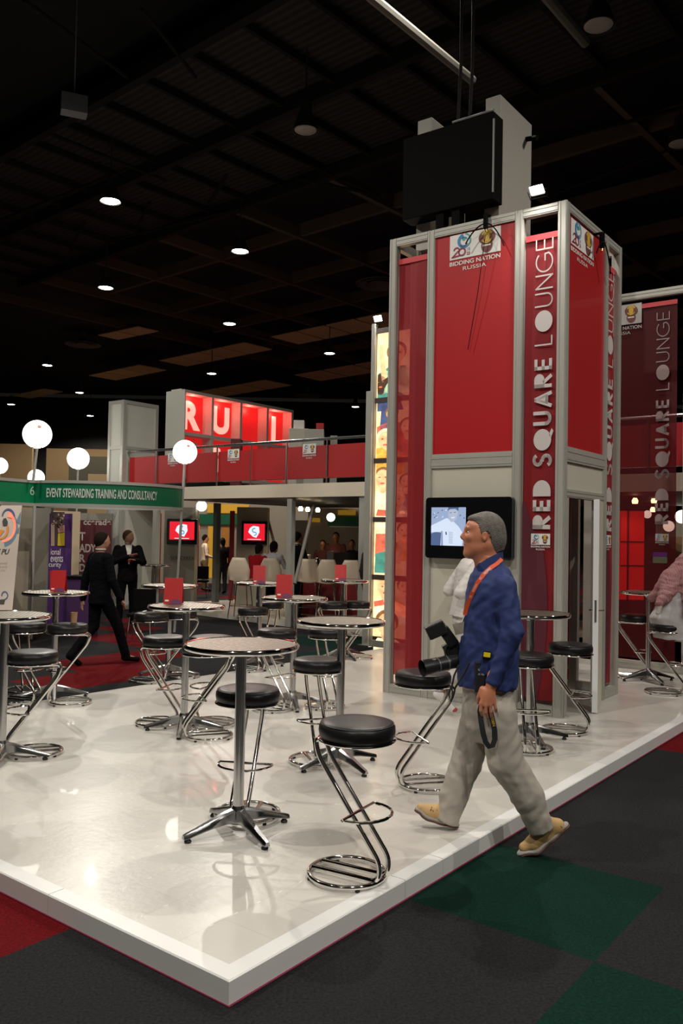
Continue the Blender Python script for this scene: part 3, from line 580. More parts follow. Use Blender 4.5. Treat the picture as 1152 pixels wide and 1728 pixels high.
# ------------------------------------------------------------------ second tower with the glowing photo column
Q0 = fl(640, 1092); WQ = Wall(Q0, B, -1)
pc = thing('photo_column', 'tall glowing column printed with a crowd of cheering fans', 'lit column', (Q0.x, Q0.y, ZP))
uL, uR = WQ.uz(632, 820)[0], WQ.uz(693, 820)[0]
ax_ = (B, A, ZV)
for u in (uL + .05, uR - .05):
    for v in (.0, .5): post(pc, Q0 + B * u + A * v, .07, ax=ax_)
GLOW = mat('lit_print_cream', (.8, .62, .36), .5, emit=1.25, ecol=(1, .70, .36))
zs = [.12, 1.08, 1.98, 2.90, 3.85, 4.95]
for k in range(5):
    z0, z1 = zs[k] + ZP + .04, zs[k + 1] + ZP - .04
    wpart(pc, 'lit_print', MB().wbox(WQ, uR, uL, z0, z1, -.03, -.01), GLOW)
    wpart(pc, 'crossbar', MB().wbox(WQ, uR, uL + .1, z1, z1 + .08, -.05, .01), mat('dark_crossbar', (.06, .045, .04), .5))
wpart(pc, 'side_print', MB().box(WQ.pt(uL + .1, 2.55, -.26), (.02, .44, 4.8), ax_), mat('dark_reflective_print', (.04, .035, .04), .15))
wpart(pc, 'base_plinth', MB().wbox(WQ, uR, uL + .1, ZP, ZP + .1, -.05, .03), FRAME)
def mottle(m, lo=.55, hi=1.15, sc=9):      # printed photographs are never flat in tone
    nt = m.node_tree; b = nt.nodes['Principled BSDF']; c = tuple(b.inputs['Emission Color'].default_value); tc = nt.nodes.new('ShaderNodeTexCoord'); n = nt.nodes.new('ShaderNodeTexNoise'); n.inputs['Scale'].default_value = sc; n.inputs['Detail'].default_value = 5
    nt.links.new(tc.outputs['Object'], n.inputs['Vector']); r = nt.nodes.new('ShaderNodeValToRGB'); r.color_ramp.elements[0].position = .35; r.color_ramp.elements[1].position = .65
    r.color_ramp.elements[0].color = (c[0] * lo, c[1] * lo * .9, c[2] * lo * .8, 1); r.color_ramp.elements[1].color = (min(1, c[0] * hi), min(1, c[1] * hi), min(1, c[2] * hi), 1); nt.links.new(n.outputs['Fac'], r.inputs[0]); nt.links.new(r.outputs[0], b.inputs['Emission Color']); return m
E_ = lambda n, c, e=.9: mottle(mat(n, c, .5, emit=e, ecol=c))
mottle(GLOW, .75, 1.1, 6)
skin = E_('print_skin', (.92, .55, .28), 1.1); skin2 = E_('print_dark_skin', (.10, .05, .03), .3); orange = E_('print_orange', (.98, .45, .07), 1.1); teal = E_('print_teal', (.10, .38, .30), .6)
navy = E_('print_navy', (.10, .14, .32), .5); cream = E_('print_cream', (1, .82, .52), 1.3); redp = E_('print_red', (.75, .16, .09)); hairb = E_('print_brown_hair', (.40, .18, .06), .6)
def blob(pts, m, lay=1):
    pts = [(min(max(a, .03), .985), z) for a, z in pts]; wpart(pc, 'print_figure', MB().add([WQ.pt(uL + (uR - uL) * a, z + ZP, -.01 + .003 * lay) for a, z in pts], [tuple(range(len(pts)))]), m)
def ell(cx_, cz_, ru, rz, m, lay=2): blob([(cx_ + ru * math.cos(2 * math.pi * k / 18), cz_ + rz * math.sin(2 * math.pi * k / 18)) for k in range(18)], m, lay)
def fan(cx_, cz_, s, sh, sk_, hr, arm=None):
    blob([(cx_ - 1.7 * s, cz_ - 2.6 * s * .5), (cx_ - 1.4 * s, cz_ - .62 * s), (cx_ - .5 * s, cz_ - .42 * s), (cx_ + .5 * s, cz_ - .42 * s), (cx_ + 1.5 * s, cz_ - .66 * s), (cx_ + 1.9 * s, cz_ - 2.6 * s * .5)], sh, 1)
    ell(cx_, cz_ - .3 * s, .3 * s, .25 * s, sk_, 2); ell(cx_, cz_ + .1 * s, .62 * s, .34 * s, hr, 2); ell(cx_, cz_, .5 * s, .34 * s, sk_, 3)
    for q in (-.2, .2): ell(cx_ + q * s, cz_ + .05 * s, .08 * s, .025 * s, hairb, 4)
    ell(cx_, cz_ - .18 * s, .16 * s, .04 * s, redp, 4)
    if arm: blob(arm, sk_, 3)
fan(.55, 4.55, .45, teal, skin, hairb, [(.05, 4.7), (.15, 4.75), (.3, 4.2), (.15, 4.15)]); blob([(.25, 4.3), (1, 4.35), (1, 3.95), (.2, 3.95)], cream, 1)
fan(.12, 4.12, .34, navy, skin2, skin2); blob([(.0, 3.86), (0, 3.95), (.6, 3.97), (.9, 3.86)], teal, 2)
blob([(.1, 3.3), (.15, 3.75), (.5, 3.78), (.55, 3.3)], navy, 1); fan(.45, 3.62, .3, redp, skin, hairb)
fan(.28, 3.22, .42, orange, skin, cream); blob([(.0, 2.98), (.0, 3.1), (.35, 3.12), (.8, 2.99)], orange, 4); blob([(.2, 3.1), (.28, 3.14), (.75, 2.96), (.6, 2.95)], skin, 5)
fan(.22, 2.62, .42, cream, skin, hairb); blob([(.75, 2.3), (.8, 2.85), (1, 2.85), (1, 2.3)], teal, 1)
fan(.60, 2.28, .40, cream, skin, skin); blob([(.05, 2.04), (.1, 2.14), (.45, 2.12), (.4, 2.03)], redp, 4)
blob([(.0, 1.4), (.05, 1.8), (.35, 1.85), (.3, 1.4)], redp, 1); blob([(.45, 1.6), (.55, 1.72), (.65, 1.6), (.55, 1.48)], teal, 2)
blob([(0, 1.15), (.05, 1.45), (.4, 1.5), (.6, 1.15)], teal, 2); blob([(.55, 1.3), (.8, 1.9), (.95, 1.85), (.75, 1.3)], skin, 2)
fan(.35, .92, .42, cream, skin, skin); fan(.4, .36, .52, cream, skin, hairb); blob([(0, .7), (.3, .74), (.34, .66), (.05, .62)], redp, 4)
fan(.88, 3.4, .35, redp, skin, hairb); fan(.85, 1.8, .35, orange, skin, hairb); fan(.88, .95, .35, skin, skin, hairb); fan(.88, 2.55, .33, navy, skin, hairb)
wpart(pc, 'red_wall_panel', MB().wbox(WQ, uR - 1.3, uR - .02, ZP + .1, 5.0, -.05, -.02), REDP)
floodlight(WQ.pt(WQ.uz(640, 538)[0], 5.235, .05), (WQ.n * .9 + Vector((0, 0, -.5))), 'blazing floodlight on top of the glowing photo column', 60)
t = thing('steel_partition_post', 'tall grey partition post beside the glowing photo column', 'post', fl(618, 1090))
P = fl(618, 1090); wpart(t, 'post_body', MB().box((P.x, P.y, ZP + 2.0), (.11, .09, 4.0), ax_), FRAME); wpart(t, 'foot_plate', MB().box((P.x, P.y, ZP + .01), (.22, .2, .02), ax_), STEEL)

# ------------------------------------------------------------------ wall of red banners on the right, seen past the tower
R0 = fl(1100, 1133); WW = Wall(R0, B2, -1); UL, UR = .62, -2.2
t = thing('banner_wall', 'dark red sheer banner wall with grey frame at the right edge', 'banner wall', (R0.x, R0.y, ZP))
for u in (UL, -.42, -1.5, UR): post(t, R0 + B2 * u, .08)
for a, b in ((UL - .04, -.38), (-.46, -1.46), (-1.54, UR + .04)): rail(t, WW, b, a, 5.0 + ZP, .1); rail(t, WW, b, a, ZP, .12); 
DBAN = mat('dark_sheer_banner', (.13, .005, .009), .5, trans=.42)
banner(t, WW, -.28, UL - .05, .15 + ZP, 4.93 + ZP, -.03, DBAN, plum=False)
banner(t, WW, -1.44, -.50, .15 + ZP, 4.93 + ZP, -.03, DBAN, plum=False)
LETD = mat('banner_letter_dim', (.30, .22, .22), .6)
ub_ = WW.uz(1128, 700)[0]
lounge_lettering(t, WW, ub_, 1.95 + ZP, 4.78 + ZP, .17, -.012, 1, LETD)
u1, z1 = WW.uz(1082, 510); u0_, z0_ = WW.uz(1082, 544)
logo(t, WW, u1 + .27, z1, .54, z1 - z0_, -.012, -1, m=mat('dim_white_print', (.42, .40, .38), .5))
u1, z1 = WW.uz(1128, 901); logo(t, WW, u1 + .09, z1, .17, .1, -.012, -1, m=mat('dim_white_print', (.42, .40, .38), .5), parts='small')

# ------------------------------------------------------------------ red balcony
M0 = Vector((-1.043, 16.4, 0)); k_ = (HC - 0) ; g = fl(482, 1051); M0 = Vector((g.x, g.y, 0)); WM = Wall(M0, B, -1); zM = ZP
DECKW = mat('cream_deck_fascia', (0.66, 0.58, 0.46), 0.55, noise=.04, nscale=1)
bal = thing('balcony', 'long balcony deck with steel rail and red cloth panels over the back stands', 'balcony', (M0.x, M0.y, 0))
S0, S1 = -11.0, 5.0
wpart(bal, 'deck_fascia', MB().wbox(WM, S0, S1, 2.44 + zM, 2.70 + zM, -.08, 0), DECKW)
wpart(bal, 'deck', MB().wbox(WM, S0, S1, 2.50 + zM, 2.68 + zM, -7.0, -.085), mat('dark_deck_underside', (.022, .02, .02), .6))
wpart(bal, 'hand_rail', MB().tube([WM.pt(S0, 3.52 + zM, -.05), WM.pt(S1, 3.55 + zM, -.05)], .028, 8), STEEL)
wpart(bal, 'lower_rail', MB().tube([WM.pt(S0, 2.80 + zM, -.05), WM.pt(S1, 2.80 + zM, -.05)], .012, 6), STEEL)
marks = [3.95, 3.0, 2.02, 1.04, .08, -.93, -1.9, -2.9, -3.9, -4.9, -5.9, -6.9, -7.9, -8.9, -9.9]
for s in marks: wpart(bal, 'baluster', MB().tube([WM.pt(s, 2.70 + zM, -.02), WM.pt(s, 3.52 + zM, -.02)], .018, 6), mat('dark_baluster', (.16, .10, .09), .4, .6))
prev = S1 - .06
for s in marks + [S0]:
    if prev - s > .1: wpart(bal, 'red_cloth_panel', MB().wbox(WM, s + .02, prev - .02, 2.80 + zM, 3.42 + zM, -.045, -.035), mat('red_cloth', (.38, .006, .008), .6))
    prev = s
for px, pt, pb in ((292, 765, 780), (394, 758, 771), (522, 749, 764)):
    u_, z_ = WM.uz(px, pt, -.02); logo(bal, WM, u_, z_, .33, .19, -.018, -1, parts='small')
for s, dz in ((0.0, 0), (4.0, 0), (-1.75, 0), (-6, 0), (-10, 0)):
    wpart(bal, 'column', MB().wbox(WM, s - .06, s + .06, .02, 2.45 + zM, -.16, -.04), FRAME)
g2_ = fl(363, 1016); wpart(bal, 'column', MB().box((g2_.x, g2_.y, 1.3), (.13, .13, 2.5), (A, B, ZV)), mat('dark_grey_post', (.12, .12, .11), .5))
for (pa, pb, Y) in (((530, 850), (497, 985), 15.6), ((447, 858), (466, 930), 20)):
    wpart(bal, 'brace', MB().tube([at(*pa, Y + .8), at(*pb, Y)], .035, 8), mat('dull_brace', (.16, .14, .12), .6))
# downlights under the deck
for k, (px, py, Y) in enumerate([(507, 862, 19), (519, 863, 19.4), (536, 864, 20), (1071, 850, 14.5), (1103, 849, 15.5), (1101, 864, 17)]):
    p = at(px, py, Y); p.z = max(p.z, 2.0); o = MB().lathe([(0, -.0), (.045, 0), (.055, .05), (.03, .1), (.0, .1)], n=14).build('spotlight', mat('warm_spot_glow', (1, .8, .5), .3, emit=14, ecol=(1, .72, .40))); o.location = p
    setp(o, ['small warm spotlight under the balcony, nearest the black-suited man', 'small warm spotlight under the balcony beside the slanting brace', 'small warm spotlight under the balcony right of the slanting brace', 'bright warm spotlight seen through the dark banner wall', 'dim spotlight beside the brighter one behind the banner wall', 'small spotlight low behind the lounge lettering of the banner wall'][k], 'spotlight')
for px, py, Y, rd, lb in ((340, 854, 22.2, .14, 'round white globe light under the balcony beyond the left screen'), (558, 873, 21.5, .11, 'round white globe light under the balcony over the green fascia'), (1128, 888, 20, .13, 'round white globe light behind the banner wall'), (1092, 868, 21, .10, 'small round globe light behind the banner wall, left of the larger'), (1150, 872, 19, .15, 'round white globe light at the right edge behind the banner wall')):
    p = at(px, py, Y); o = MB().lathe([(rd * math.sin(math.pi * k / 14), -rd * math.cos(math.pi * k / 14)) for k in range(15)], n=24).build('globe_light', mat('globe_glow_soft', (1, .95, .8), .4, emit=3, ecol=(1, .92, .72))); o.location = p; setp(o, lb, 'globe light')

# white tower at the left end of the balcony
def frame_box(root, P, d1, L1, d2, L2, z0, z1, zmid, panel, bk=.05):
    for W_, L in ((Wall(P, d1, -1 if d1 == B else 1), L1), (Wall(P, d2, 1), L2)):
        n_ = W_.n
        for a in (.04, L - .04): wpart(root, 'post', MB().wbox(W_, a - .04, a + .04, z0, z1, -.06, .01), FRAME)
        for z in [z0 + .04, z1 - .04] + zmid: wpart(root, 'rail', MB().wbox(W_, .08, L - .08, z - .04, z + .04, -.05, .005), FRAME)
        zz = [z0] + zmid + [z1]
        for a, b in zip(zz[:-1], zz[1:]): wpart(root, 'panel', MB().wbox(W_, .08, L - .08, a + .04, b - .04, -.045, -.02), panel)
PT = WM.pt(4.98, 0, .12); 
t = thing('white_booth_tower', 'white framed booth tower at the left end of the red balcony', 'booth tower', (PT.x, PT.y, 0))
WPAN = mat('white_booth_panel', (.52, .52, .46), .6)
PT0 = Vector((PT.x, PT.y, 0))
frame_box(t, PT0, B, .55, A, 1.02, .02, 4.75 + zM, [2.7, 3.75], WPAN)
# illuminated letter shelf on the balcony
PR = at(308, 656, 21.6); PRz = PR.z; PR0 = Vector((PR.x, PR.y, 0)); WS = Wall(PR0, A, 1)
t = thing('letter_shelf', 'red-lit white shelf wall with big pale letters R, U and I on the balcony', 'display shelf', (PR.x, PR.y, 2.7 + zM))
CW, CH = 1.08, 1.10; SD = .38
SW_ = mat('shelf_white', (.62, .58, .54), .6)
RG = mat('lit_red_cloth', (.6, .02, .02), .5, emit=.42, ecol=(1, .02, .02)); PL = mat('pale_letter_lit', (.8, .4, .35), .5, emit=1.0, ecol=(1, .45, .36))
for k in range(5): wpart(t, 'upright', MB().wbox(WS, k * CW - .04, k * CW + .04, PRz - 2 * CH - .06, PRz, -SD, 0), SW_)
for k in range(3): wpart(t, 'shelf_board', MB().wbox(WS, -.04, 4 * CW + .04, PRz - k * CH - .08, PRz - k * CH, -SD - .005, .003), SW_)
wpart(t, 'end_panel', MB().box(WS.pt(-.05, PRz - CH, -SD / 2) - Vector((0, 0, .04)), (.03, SD + .35, 2 * CH), (A, WS.n, ZV)), WPAN)
for j in range(2):
    for k in range(4):
        wpart(t, 'lit_back', MB().wbox(WS, k * CW + .04, k * CW + CW - .04, PRz - (j + 1) * CH, PRz - j * CH - .08, -SD, -SD + .03), RG)
        if (k, j) in ((1, 1),): continue
for k, ch in ((0, 'R'), (1, 'U'), (3, 'I')):
    text_on('letter', ch, .76, WS, k * CW + CW * .57, PRz - .60, -SD + .05, PL, t, bold=.05)
logo(t, WS, .5, PRz - CH - .2, .7, .38, -SD + .05, 1, parts='small')
text_on('letter', 'S', .72, WS, CW * 1.4, PRz - CH - .60, -SD + .05, PL, t, bold=.05)
for k in range(4):
    ld = bpy.data.lights.new('red_tube', 'POINT'); ld.energy = 9; ld.color = (1, .16, .12); ld.shadow_soft_size = .1
    for j in range(1):
        lo = bpy.data.objects.new('red_tube', ld); COL.objects.link(lo); lo.location = WS.pt((k + .5) * CW, PRz - .2 - j * CH, -SD + .14); into(t, lo)
# things on the balcony
def simple(name, label, cat, mb, m, org=None, bevel=0): o = mb.build(name, m, bevel=bevel, origin=org); return setp(o, label, cat)
def dbox(px0, px1, pt, pb, Y, dep, name, label, cat, m, bevel=.01, zb=None):
    P, Q = at(px0, pb, Y), at(px1, pb, Y); zt = at((px0 + px1) / 2, pt, Y).z; zz = P.z if zb is None else zb
    o = MB().box(((P.x + Q.x) / 2, Y + dep / 2, (zt + zz) / 2), (Q.x - P.x, dep, zt - zz)).build(name, m, bevel=bevel, origin=((P.x + Q.x) / 2, Y + dep / 2, zz)); return setp(o, label, cat)
ZD = 2.68 + zM
dbox(486, 519, 723, 800, 21, .8, 'counter', 'cream counter standing on the balcony behind the rail', 'counter', CREAM, zb=ZD)
dbox(495, 513, 709, 724, 21.1, .3, 'paper_stack', 'white printed box on the balcony counter', 'box', WHITE)
dbox(512, 545, 724, 800, 20, .7, 'counter', 'white slanted desk on the balcony in front of the cream counter', 'counter', WHT, zb=ZD)
dbox(533, 546, 714, 731, 20.9, .1, 'menu_card', 'red card standing on the balcony desk', 'menu card', REDCARD)
dbox(556, 568, 735, 800, 20.5, .5, 'counter', 'small white counter at the far end of the balcony', 'counter', WHT, zb=ZD)
dbox(388, 405, 740, 800, 20.2, .4, 'armchair', 'dark red chair back standing on the balcony before the lit shelf', 'chair', mat('dark_red_chair', (.12, .01, .012), .6), zb=ZD)

# ------------------------------------------------------------------ stands below and behind
def pan(px0, px1, ptop, Y, m, name, label, cat='panel wall', Y1=None, pbot=None, dep=.06, z0=.0, zt=None):
    P, Q = at(px0, ptop, Y), at(px1, ptop, Y1 or Y); z1 = zt or (P.z + Q.z) / 2
    if pbot: z0 = at((px0 + px1) / 2, pbot, Y).z
    d = Vector((Q.x - P.x, Q.y - P.y, 0)); W = Wall((P.x, P.y), d, 1)
    o = MB().wbox(W, 0, d.length, z0, z1, -dep, 0).build(name, m, origin=(P.x, P.y, z0)); setp(o, label, cat); return W, d.length, z0, z1, o
BGP = mat('back_cream_panel', (.36, .32, .25), .6); BGG = mat('back_grey_panel', (.20, .185, .16), .6); YEL = mat('yellow_panel', (.75, .42, .03), .5, emit=.12, ecol=(1, .55, .05))
pan(236, 640, 830, 30, BGP, 'stand_wall', 'long cream stand wall at the very back under the balcony')
pan(496, 520, 878, 24, BGG, 'stand_wall', 'grey wall panel behind the black-suited man at the bar')
pan(520, 640, 858, 24.5, mat('back_wall_pale', (.34, .30, .24), .6), 'stand_wall', 'pale wall behind the bar staff')
pan(553, 616, 871, 24.43, GREEN, 'fascia_board', 'green fascia board hanging over the bar', 'fascia', pbot=888)
pan(556, 616, 888, 24.42, WHITE, 'fascia_trim', 'thin white strip under the green bar fascia', 'trim', pbot=890)
pan(570, 600, 861, 24.43, YEL, 'light_box', 'orange and yellow light box above the green bar fascia', 'light box', pbot=869)
pan(518, 540, 874, 24.42, YEL, 'light_box', 'small yellow sign on the wall behind the brace', 'light box', pbot=881)
pan(336, 402, 868, 29.9, GREEN, 'fascia_board', 'green fascia board between the two red screens', 'fascia', pbot=885)
pan(350, 420, 851, 29.92, YEL, 'light_box', 'bright yellow band under the balcony above the green board', 'light box', pbot=866)
pan(351, 363, 888, 28, YEL, 'banner_column', 'yellow column banner in the passage beside the white-shirted visitor', 'banner', pbot=975)
pan(374, 386, 890, 28, mat('orange_panel', (.6, .25, .04), .5), 'banner_column', 'orange column banner in the passage behind the dark-dressed visitor', 'banner', pbot=965)
pan(324, 336, 875, 25, mat('dark_red_strip', (.25, .01, .015), .5), 'banner_column', 'narrow dark red strip beside the left screen pillar', 'banner')
pan(388, 396, 862, 21.5, mat('dark_red_strip', (.25, .01, .015), .5), 'banner_column', 'narrow dark red strip left of the right screen pillar', 'banner')
pan(262, 272, 866, 23.5, mat('dark_red_strip', (.25, .01, .015), .5), 'banner_column', 'dark red upright strip behind the folded-arms man', 'banner')
pan(183, 264, 864, 24, mat('cream_partition', (.40, .36, .29), .6), 'stand_wall', 'cream partition behind the suited man with folded arms')
for z in (.9, 2.1): pass
def tvwall(px0, px1, Y, tx0, tx1, ty0, ty1, labp, labt, txt):
    W, L, z0, z1, o = pan(px0, px1, 856, Y, mat('tv_pillar', (.30, .27, .22), .6), 'display_pillar', labp, 'pillar', dep=.5)
    ua, za = W.uz(tx0, ty1, .06); ub, zb = W.uz(tx1, ty0, .06)
    t = thing('television', labt, 'television', W.pt((ua + ub) / 2, za, 0))
    wpart(t, 'housing', MB().wbox(W, ua, ub, za, zb, .005, .07), BLACKG, bevel=.01)
    d = (ub - ua) * .09; h = zb - za
    wpart(t, 'screen', MB().wbox(W, ua + d, ub - d, za + h * .18, zb - h * .11, .07, .073), emi('screen_red', (.85, .012, .03), 1.0))
    cx_, cz_ = (ua + ub) / 2, za + h * .56; r = h * .26
    wpart(t, 'screen_emblem', MB().add([W.pt(cx_ + r * a, cz_ + r * b, .075) for a, b in ((-1, -.1), (-.75, .55), (-.2, .95), (.75, .8), (.85, -.1), (.35, -1), (-.2, -.85))], [tuple(range(7))]), emi('screen_white', (.85, .92, 1), 1.0))
    wpart(t, 'screen_emblem', merge(arc2(W, cx_, cz_ + r * .2, r * .32, 60, 300, r * .16, .077), arc2(W, cx_ + r * .08, cz_ - r * .35, r * .25, -120, 120, r * .14, .077)), emi('screen_emblem_blue', (.15, .35, .6), .8))
    wpart(t, 'screen_caption', MB().wbox(W, cx_ - r * 1.1, cx_ + r * 1.1, za + h * .22, za + h * .245, .073, .076), emi('screen_white', (.85, .92, 1), 1.0))
    if txt: text_on('lettering', txt, .09, W, (ua + ub) / 2 + .02, za - .36, .008, mat('dark_lettering', (.06, .05, .05), .6), t, width=.62)
tvwall(278, 330, 22, 281, 333, 876, 918, 'cream pillar carrying the left of the two red screens', 'black television with a red screen and white emblem, behind the globe lamp pole', 'SOCCEREX')
tvwall(400, 452, 20, 407, 451, 880, 919, 'cream pillar carrying the right of the two red screens', 'black television with a red screen and white emblem, above the seated couple', None)
t = thing('partition_brace', 'slanting steel brace in front of the cream partition', 'brace', at(242, 920, 22)); wpart(t, 'brace_tube', MB().tube([at(252, 868, 22.5), at(238, 922, 22)], .04, 8), STEEL)

# bar
W, L, z0, z1, o = pan(494, 660, 976, 18.2, mat('bar_red_front', (.20, .008, .012), .5), 'bar_counter', 'dark red bar counter behind the row of white bar chairs', 'bar', dep=.6)
o2 = MB().wbox(W, -.05, L + .05, z1, z1 + .04, -.68, .06).build('worktop', mat('bar_top_grey', (.22, .21, .20), .3)); setp(o2, 'grey slab top lying on the red bar counter', 'worktop')
zt_ = z1 + .042
def urn(px, Y, h, r, lb):
    p = at(px, 960, Y); t = thing('coffee_urn', lb, 'coffee urn', (p.x, Y, zt_))
    MB().lathe([(r, 0), (r, h), (r * .7, h + .03), (.0, h + .05)], n=20).build('urn_body', CHROME, t); MB().lathe([(.0, h + .05), (.02, h + .08), (0, h + .1)], n=10).build('lid_knob', BLACKM, t)
urn(535, 18.5, .34, .07, 'tall shiny steel urn on the bar'); urn(605, 18.6, .16, .09, 'low steel kettle on the bar beside the glowing column')
for px0, px1, pt, nm, lb in ((551, 562, 930, 'water_dispenser', 'grey bottle cooler standing on the bar'), (563, 588, 932, 'coffee_machine', 'dark boxy coffee machine on the bar'), (514, 523, 936, 'picture_stand', 'thin cream frame standing on the bar next to the black suit')):
    P, Q = at(px0, 970, 18.5), at(px1, 970, 18.5); zt = at(px0, pt, 18.5).z
    o = MB().box(((P.x + Q.x) / 2, 18.6, (zt + zt_) / 2), (Q.x - P.x, .25, zt - zt_)).build(nm, {'water_dispenser': mat('cooler_grey', (.25, .26, .27), .4), 'coffee_machine': mat('machine_dark', (.03, .03, .035), .25), 'picture_stand': mat('frame_cream', (.5, .4, .25), .5)}[nm], bevel=.012, origin=((P.x + Q.x) / 2, 18.6, zt_)); setp(o, lb, nm.replace('_', ' '))

# ------------------------------------------------------------------ curved green stand at the left
G1 = at(58, 815, 14.2); G2 = at(308, 828, 15.4); G0 = at(-60, 806, 13.0)
zg0, zg1 = 2.12 + ZP * 0 + .1, 2.56 + .1
t = thing('shell_stand_fascia', 'curved green fascia reading EVENT STEWARDING TRAINING AND CONSULTANCY', 'fascia', (G1.x, G1.y, zg0))
ch_ = Vector((G2.x - G1.x, G2.y - G1.y, 0)); cn = Vector((ch_.y, -ch_.x, 0)).normalized(); cn = cn if cn.y < 0 else -cn
def cur(f, off=0): 
    p = Vector((G1.x, G1.y, 0)) + ch_ * f + cn * (.62 * (4 * f * (1 - f)) ** .8 * (1 - .0 * f) + off); return p
def strip(f0, f1, z0, z1, off, n=28, th=.03, fn=cur):
    mb = MB(); fs = [f0 + (f1 - f0) * k / n for k in range(n + 1)]
    for f in fs:
        a, b = fn(f, off), fn(f, off - th); mb.v += [tuple(a + ZV * z0), tuple(a + ZV * z1), tuple(b + ZV * z1), tuple(b + ZV * z0)]
    for k in range(n):
        for q in range(4): r = (q + 1) % 4; mb.f.append((k * 4 + q, k * 4 + r, k * 4 + 4 + r, k * 4 + 4 + q)); mb.m.append(0); mb.sm.append(True)
    mb.f += [(0, 1, 2, 3), (n * 4, n * 4 + 3, n * 4 + 2, n * 4 + 1)]; mb.m += [0, 0]; mb.sm += [False, False]; return mb
wpart(t, 'green_board', strip(0, 1, zg0 + .05, zg1 - .05, 0), GREEN); SIL = mat('silver_trim', (.48, .47, .44), .35, .4)
wpart(t, 'top_trim', strip(0, 1, zg1 - .05, zg1, .02, th=.06), SIL); wpart(t, 'bottom_trim', strip(0, 1, zg0, zg0 + .05, .02, th=.06), SIL)
# the return of the canopy behind
def cur2(f, off=0): return Vector((G1.x, G1.y, 0)) + ch_ * f - cn * (.9 * (4 * f * (1 - f)) ** .8 + off)
wpart(t, 'rear_green_board', strip(.04, 1, zg0 + .05, zg1 - .1, 0, fn=cur2), GREEN); wpart(t, 'rear_trim', strip(.04, 1, zg0, zg0 + .05, .0, th=.05, fn=cur2), SIL)
me = text_mesh('EVENT STEWARDING TRAINING AND CONSULTANCY', 1.0, .02); xs = [v.co.x for v in me.vertices]; ys = [v.co.y for v in me.vertices]
for v in me.vertices:
    f = .065 + (v.co.x - min(xs)) / (max(xs) - min(xs)) * .70; p = cur(f, .012); v.co = p + ZV * (zg0 + .15 + (v.co.y - min(ys)) / (max(ys) - min(ys)) * .155)
me.materials.clear(); me.materials.append(mat('fascia_lettering', (.55, .6, .55), .5)); o = bpy.data.objects.new('lettering', me); COL.objects.link(o); into(t, o)
WG = Wall((G0.x, G0.y), (G1.x - G0.x, G1.y - G0.y), 1); LG = math.hypot(G1.x - G0.x, G1.y - G0.y)
t = thing('shell_stand_fascia', 'straight green fascia running off the left edge', 'fascia', (G1.x, G1.y, zg0))
wpart(t, 'green_board', MB().wbox(WG, -2, LG, zg0 + .05, zg1 - .05, -.03, 0), mat('green_fascia_bright', (0.0, .20, .075), .4)); wpart(t, 'top_trim', MB().wbox(WG, -2, LG, zg1 - .05, zg1, -.05, .02), SIL); wpart(t, 'bottom_trim', MB().wbox(WG, -2, LG, zg0, zg0 + .05, -.05, .02), SIL)
text_on('stand_number', '6', .15, WG, WG.uz(54, 830)[0], zg0 + .26, .006, mat('fascia_lettering', (.55, .6, .55), .5), t)
# stand walls and posts
PW = mat('stand_panel_tan', (.42, .36, .28), .6); PW2 = mat('stand_panel_grey', (.27, .25, .21), .6)
zf = zg0
pan(-10, 58, 853, 14.4, PW, 'stand_wall', 'tan stand wall behind the leaning white banner', zt=zf, Y1=15.4)
pan(56, 86, 853, 15.4, PW2, 'stand_wall', 'grey stand wall panel beside the purple banner', zt=zf, Y1=15.2)
pan(86, 136, 853, 17.5, mat('stand_panel_cream', (.62, .50, .33), .6), 'stand_wall', 'bright cream stand wall behind the purple banner', zt=zf, Y1=18)
pan(130, 190, 853, 19.5, PW2, 'stand_wall', 'grey stand wall behind the maroon banner', zt=zf)
for p, lb in ((at(57, 900, 14.1), 'slim aluminium stand post under the largest globe lamp'),):
    o = MB().tube([(p.x, p.y, 0), (p.x, p.y, zg0)], .028, 10).build('stand_post', SIL, origin=(p.x, p.y, 0)); setp(o, lb, 'post')
# globe lamps on poles
GLB = mat('globe_glow', (1, .98, .94), .4, emit=2.6, ecol=(1, .97, .90))
def globe(px, py, Y, r, zbase, lb, lean=0.0, sign=False):
    p = at(px, py, Y); t = thing('globe_lamp', lb, 'globe lamp', (p.x, p.y, zbase))
    MB().tube([(-lean, 0, 0), (0, 0, p.z - zbase - r * .93)], .024, 8).build('pole', SIL, t)
    n = 18; MB().lathe([(r * math.sin(math.pi * k / n), p.z - zbase - r * math.cos(math.pi * k / n)) for k in range(1, n + 1)], n=32).build('globe', GLB, t)
    MB().lathe([(r * .36, p.z - zbase - r * .96), (r * .36, p.z - zbase - r * .9)], n=20).build('collar', BLACKM, t)
    if sign: 
        d_ = (Vector((0, 0, HC)) - p).normalized(); o = MB().lathe([(0, 0), (r * .14, -.004)], n=12).build('emblem', mat('globe_emblem', (.55, .3, .22), .5), t); o.location = Vector((0, 0, p.z - zbase)) + Vector((r * .42, -r * .80, r * .46)); o.rotation_euler = (math.radians(62), 0, math.radians(28))
    ld = bpy.data.lights.new('bulb', 'POINT'); ld.energy = 22; ld.color = (1, .95, .85); ld.shadow_soft_size = r * .9
    lo = bpy.data.objects.new('bulb', ld); COL.objects.link(lo); lo.parent = t; lo.location = (0, 0, p.z - zbase + r + .25)
globe(63, 733, 14.0, .235, zg1 - .05, 'largest white globe lamp on the left fascia', .05, True)
globe(132, 774, 18.2, .235, 0.0, 'white globe lamp on a short pole behind the green fascia', .02)
globe(-1, 786, 19.5, .19, 0.0, 'white globe lamp cut off by the left edge', .0)
globe(61, 806, 19.5, .19, 0.0, 'white globe lamp half hidden behind the green fascia and the pole', .0)
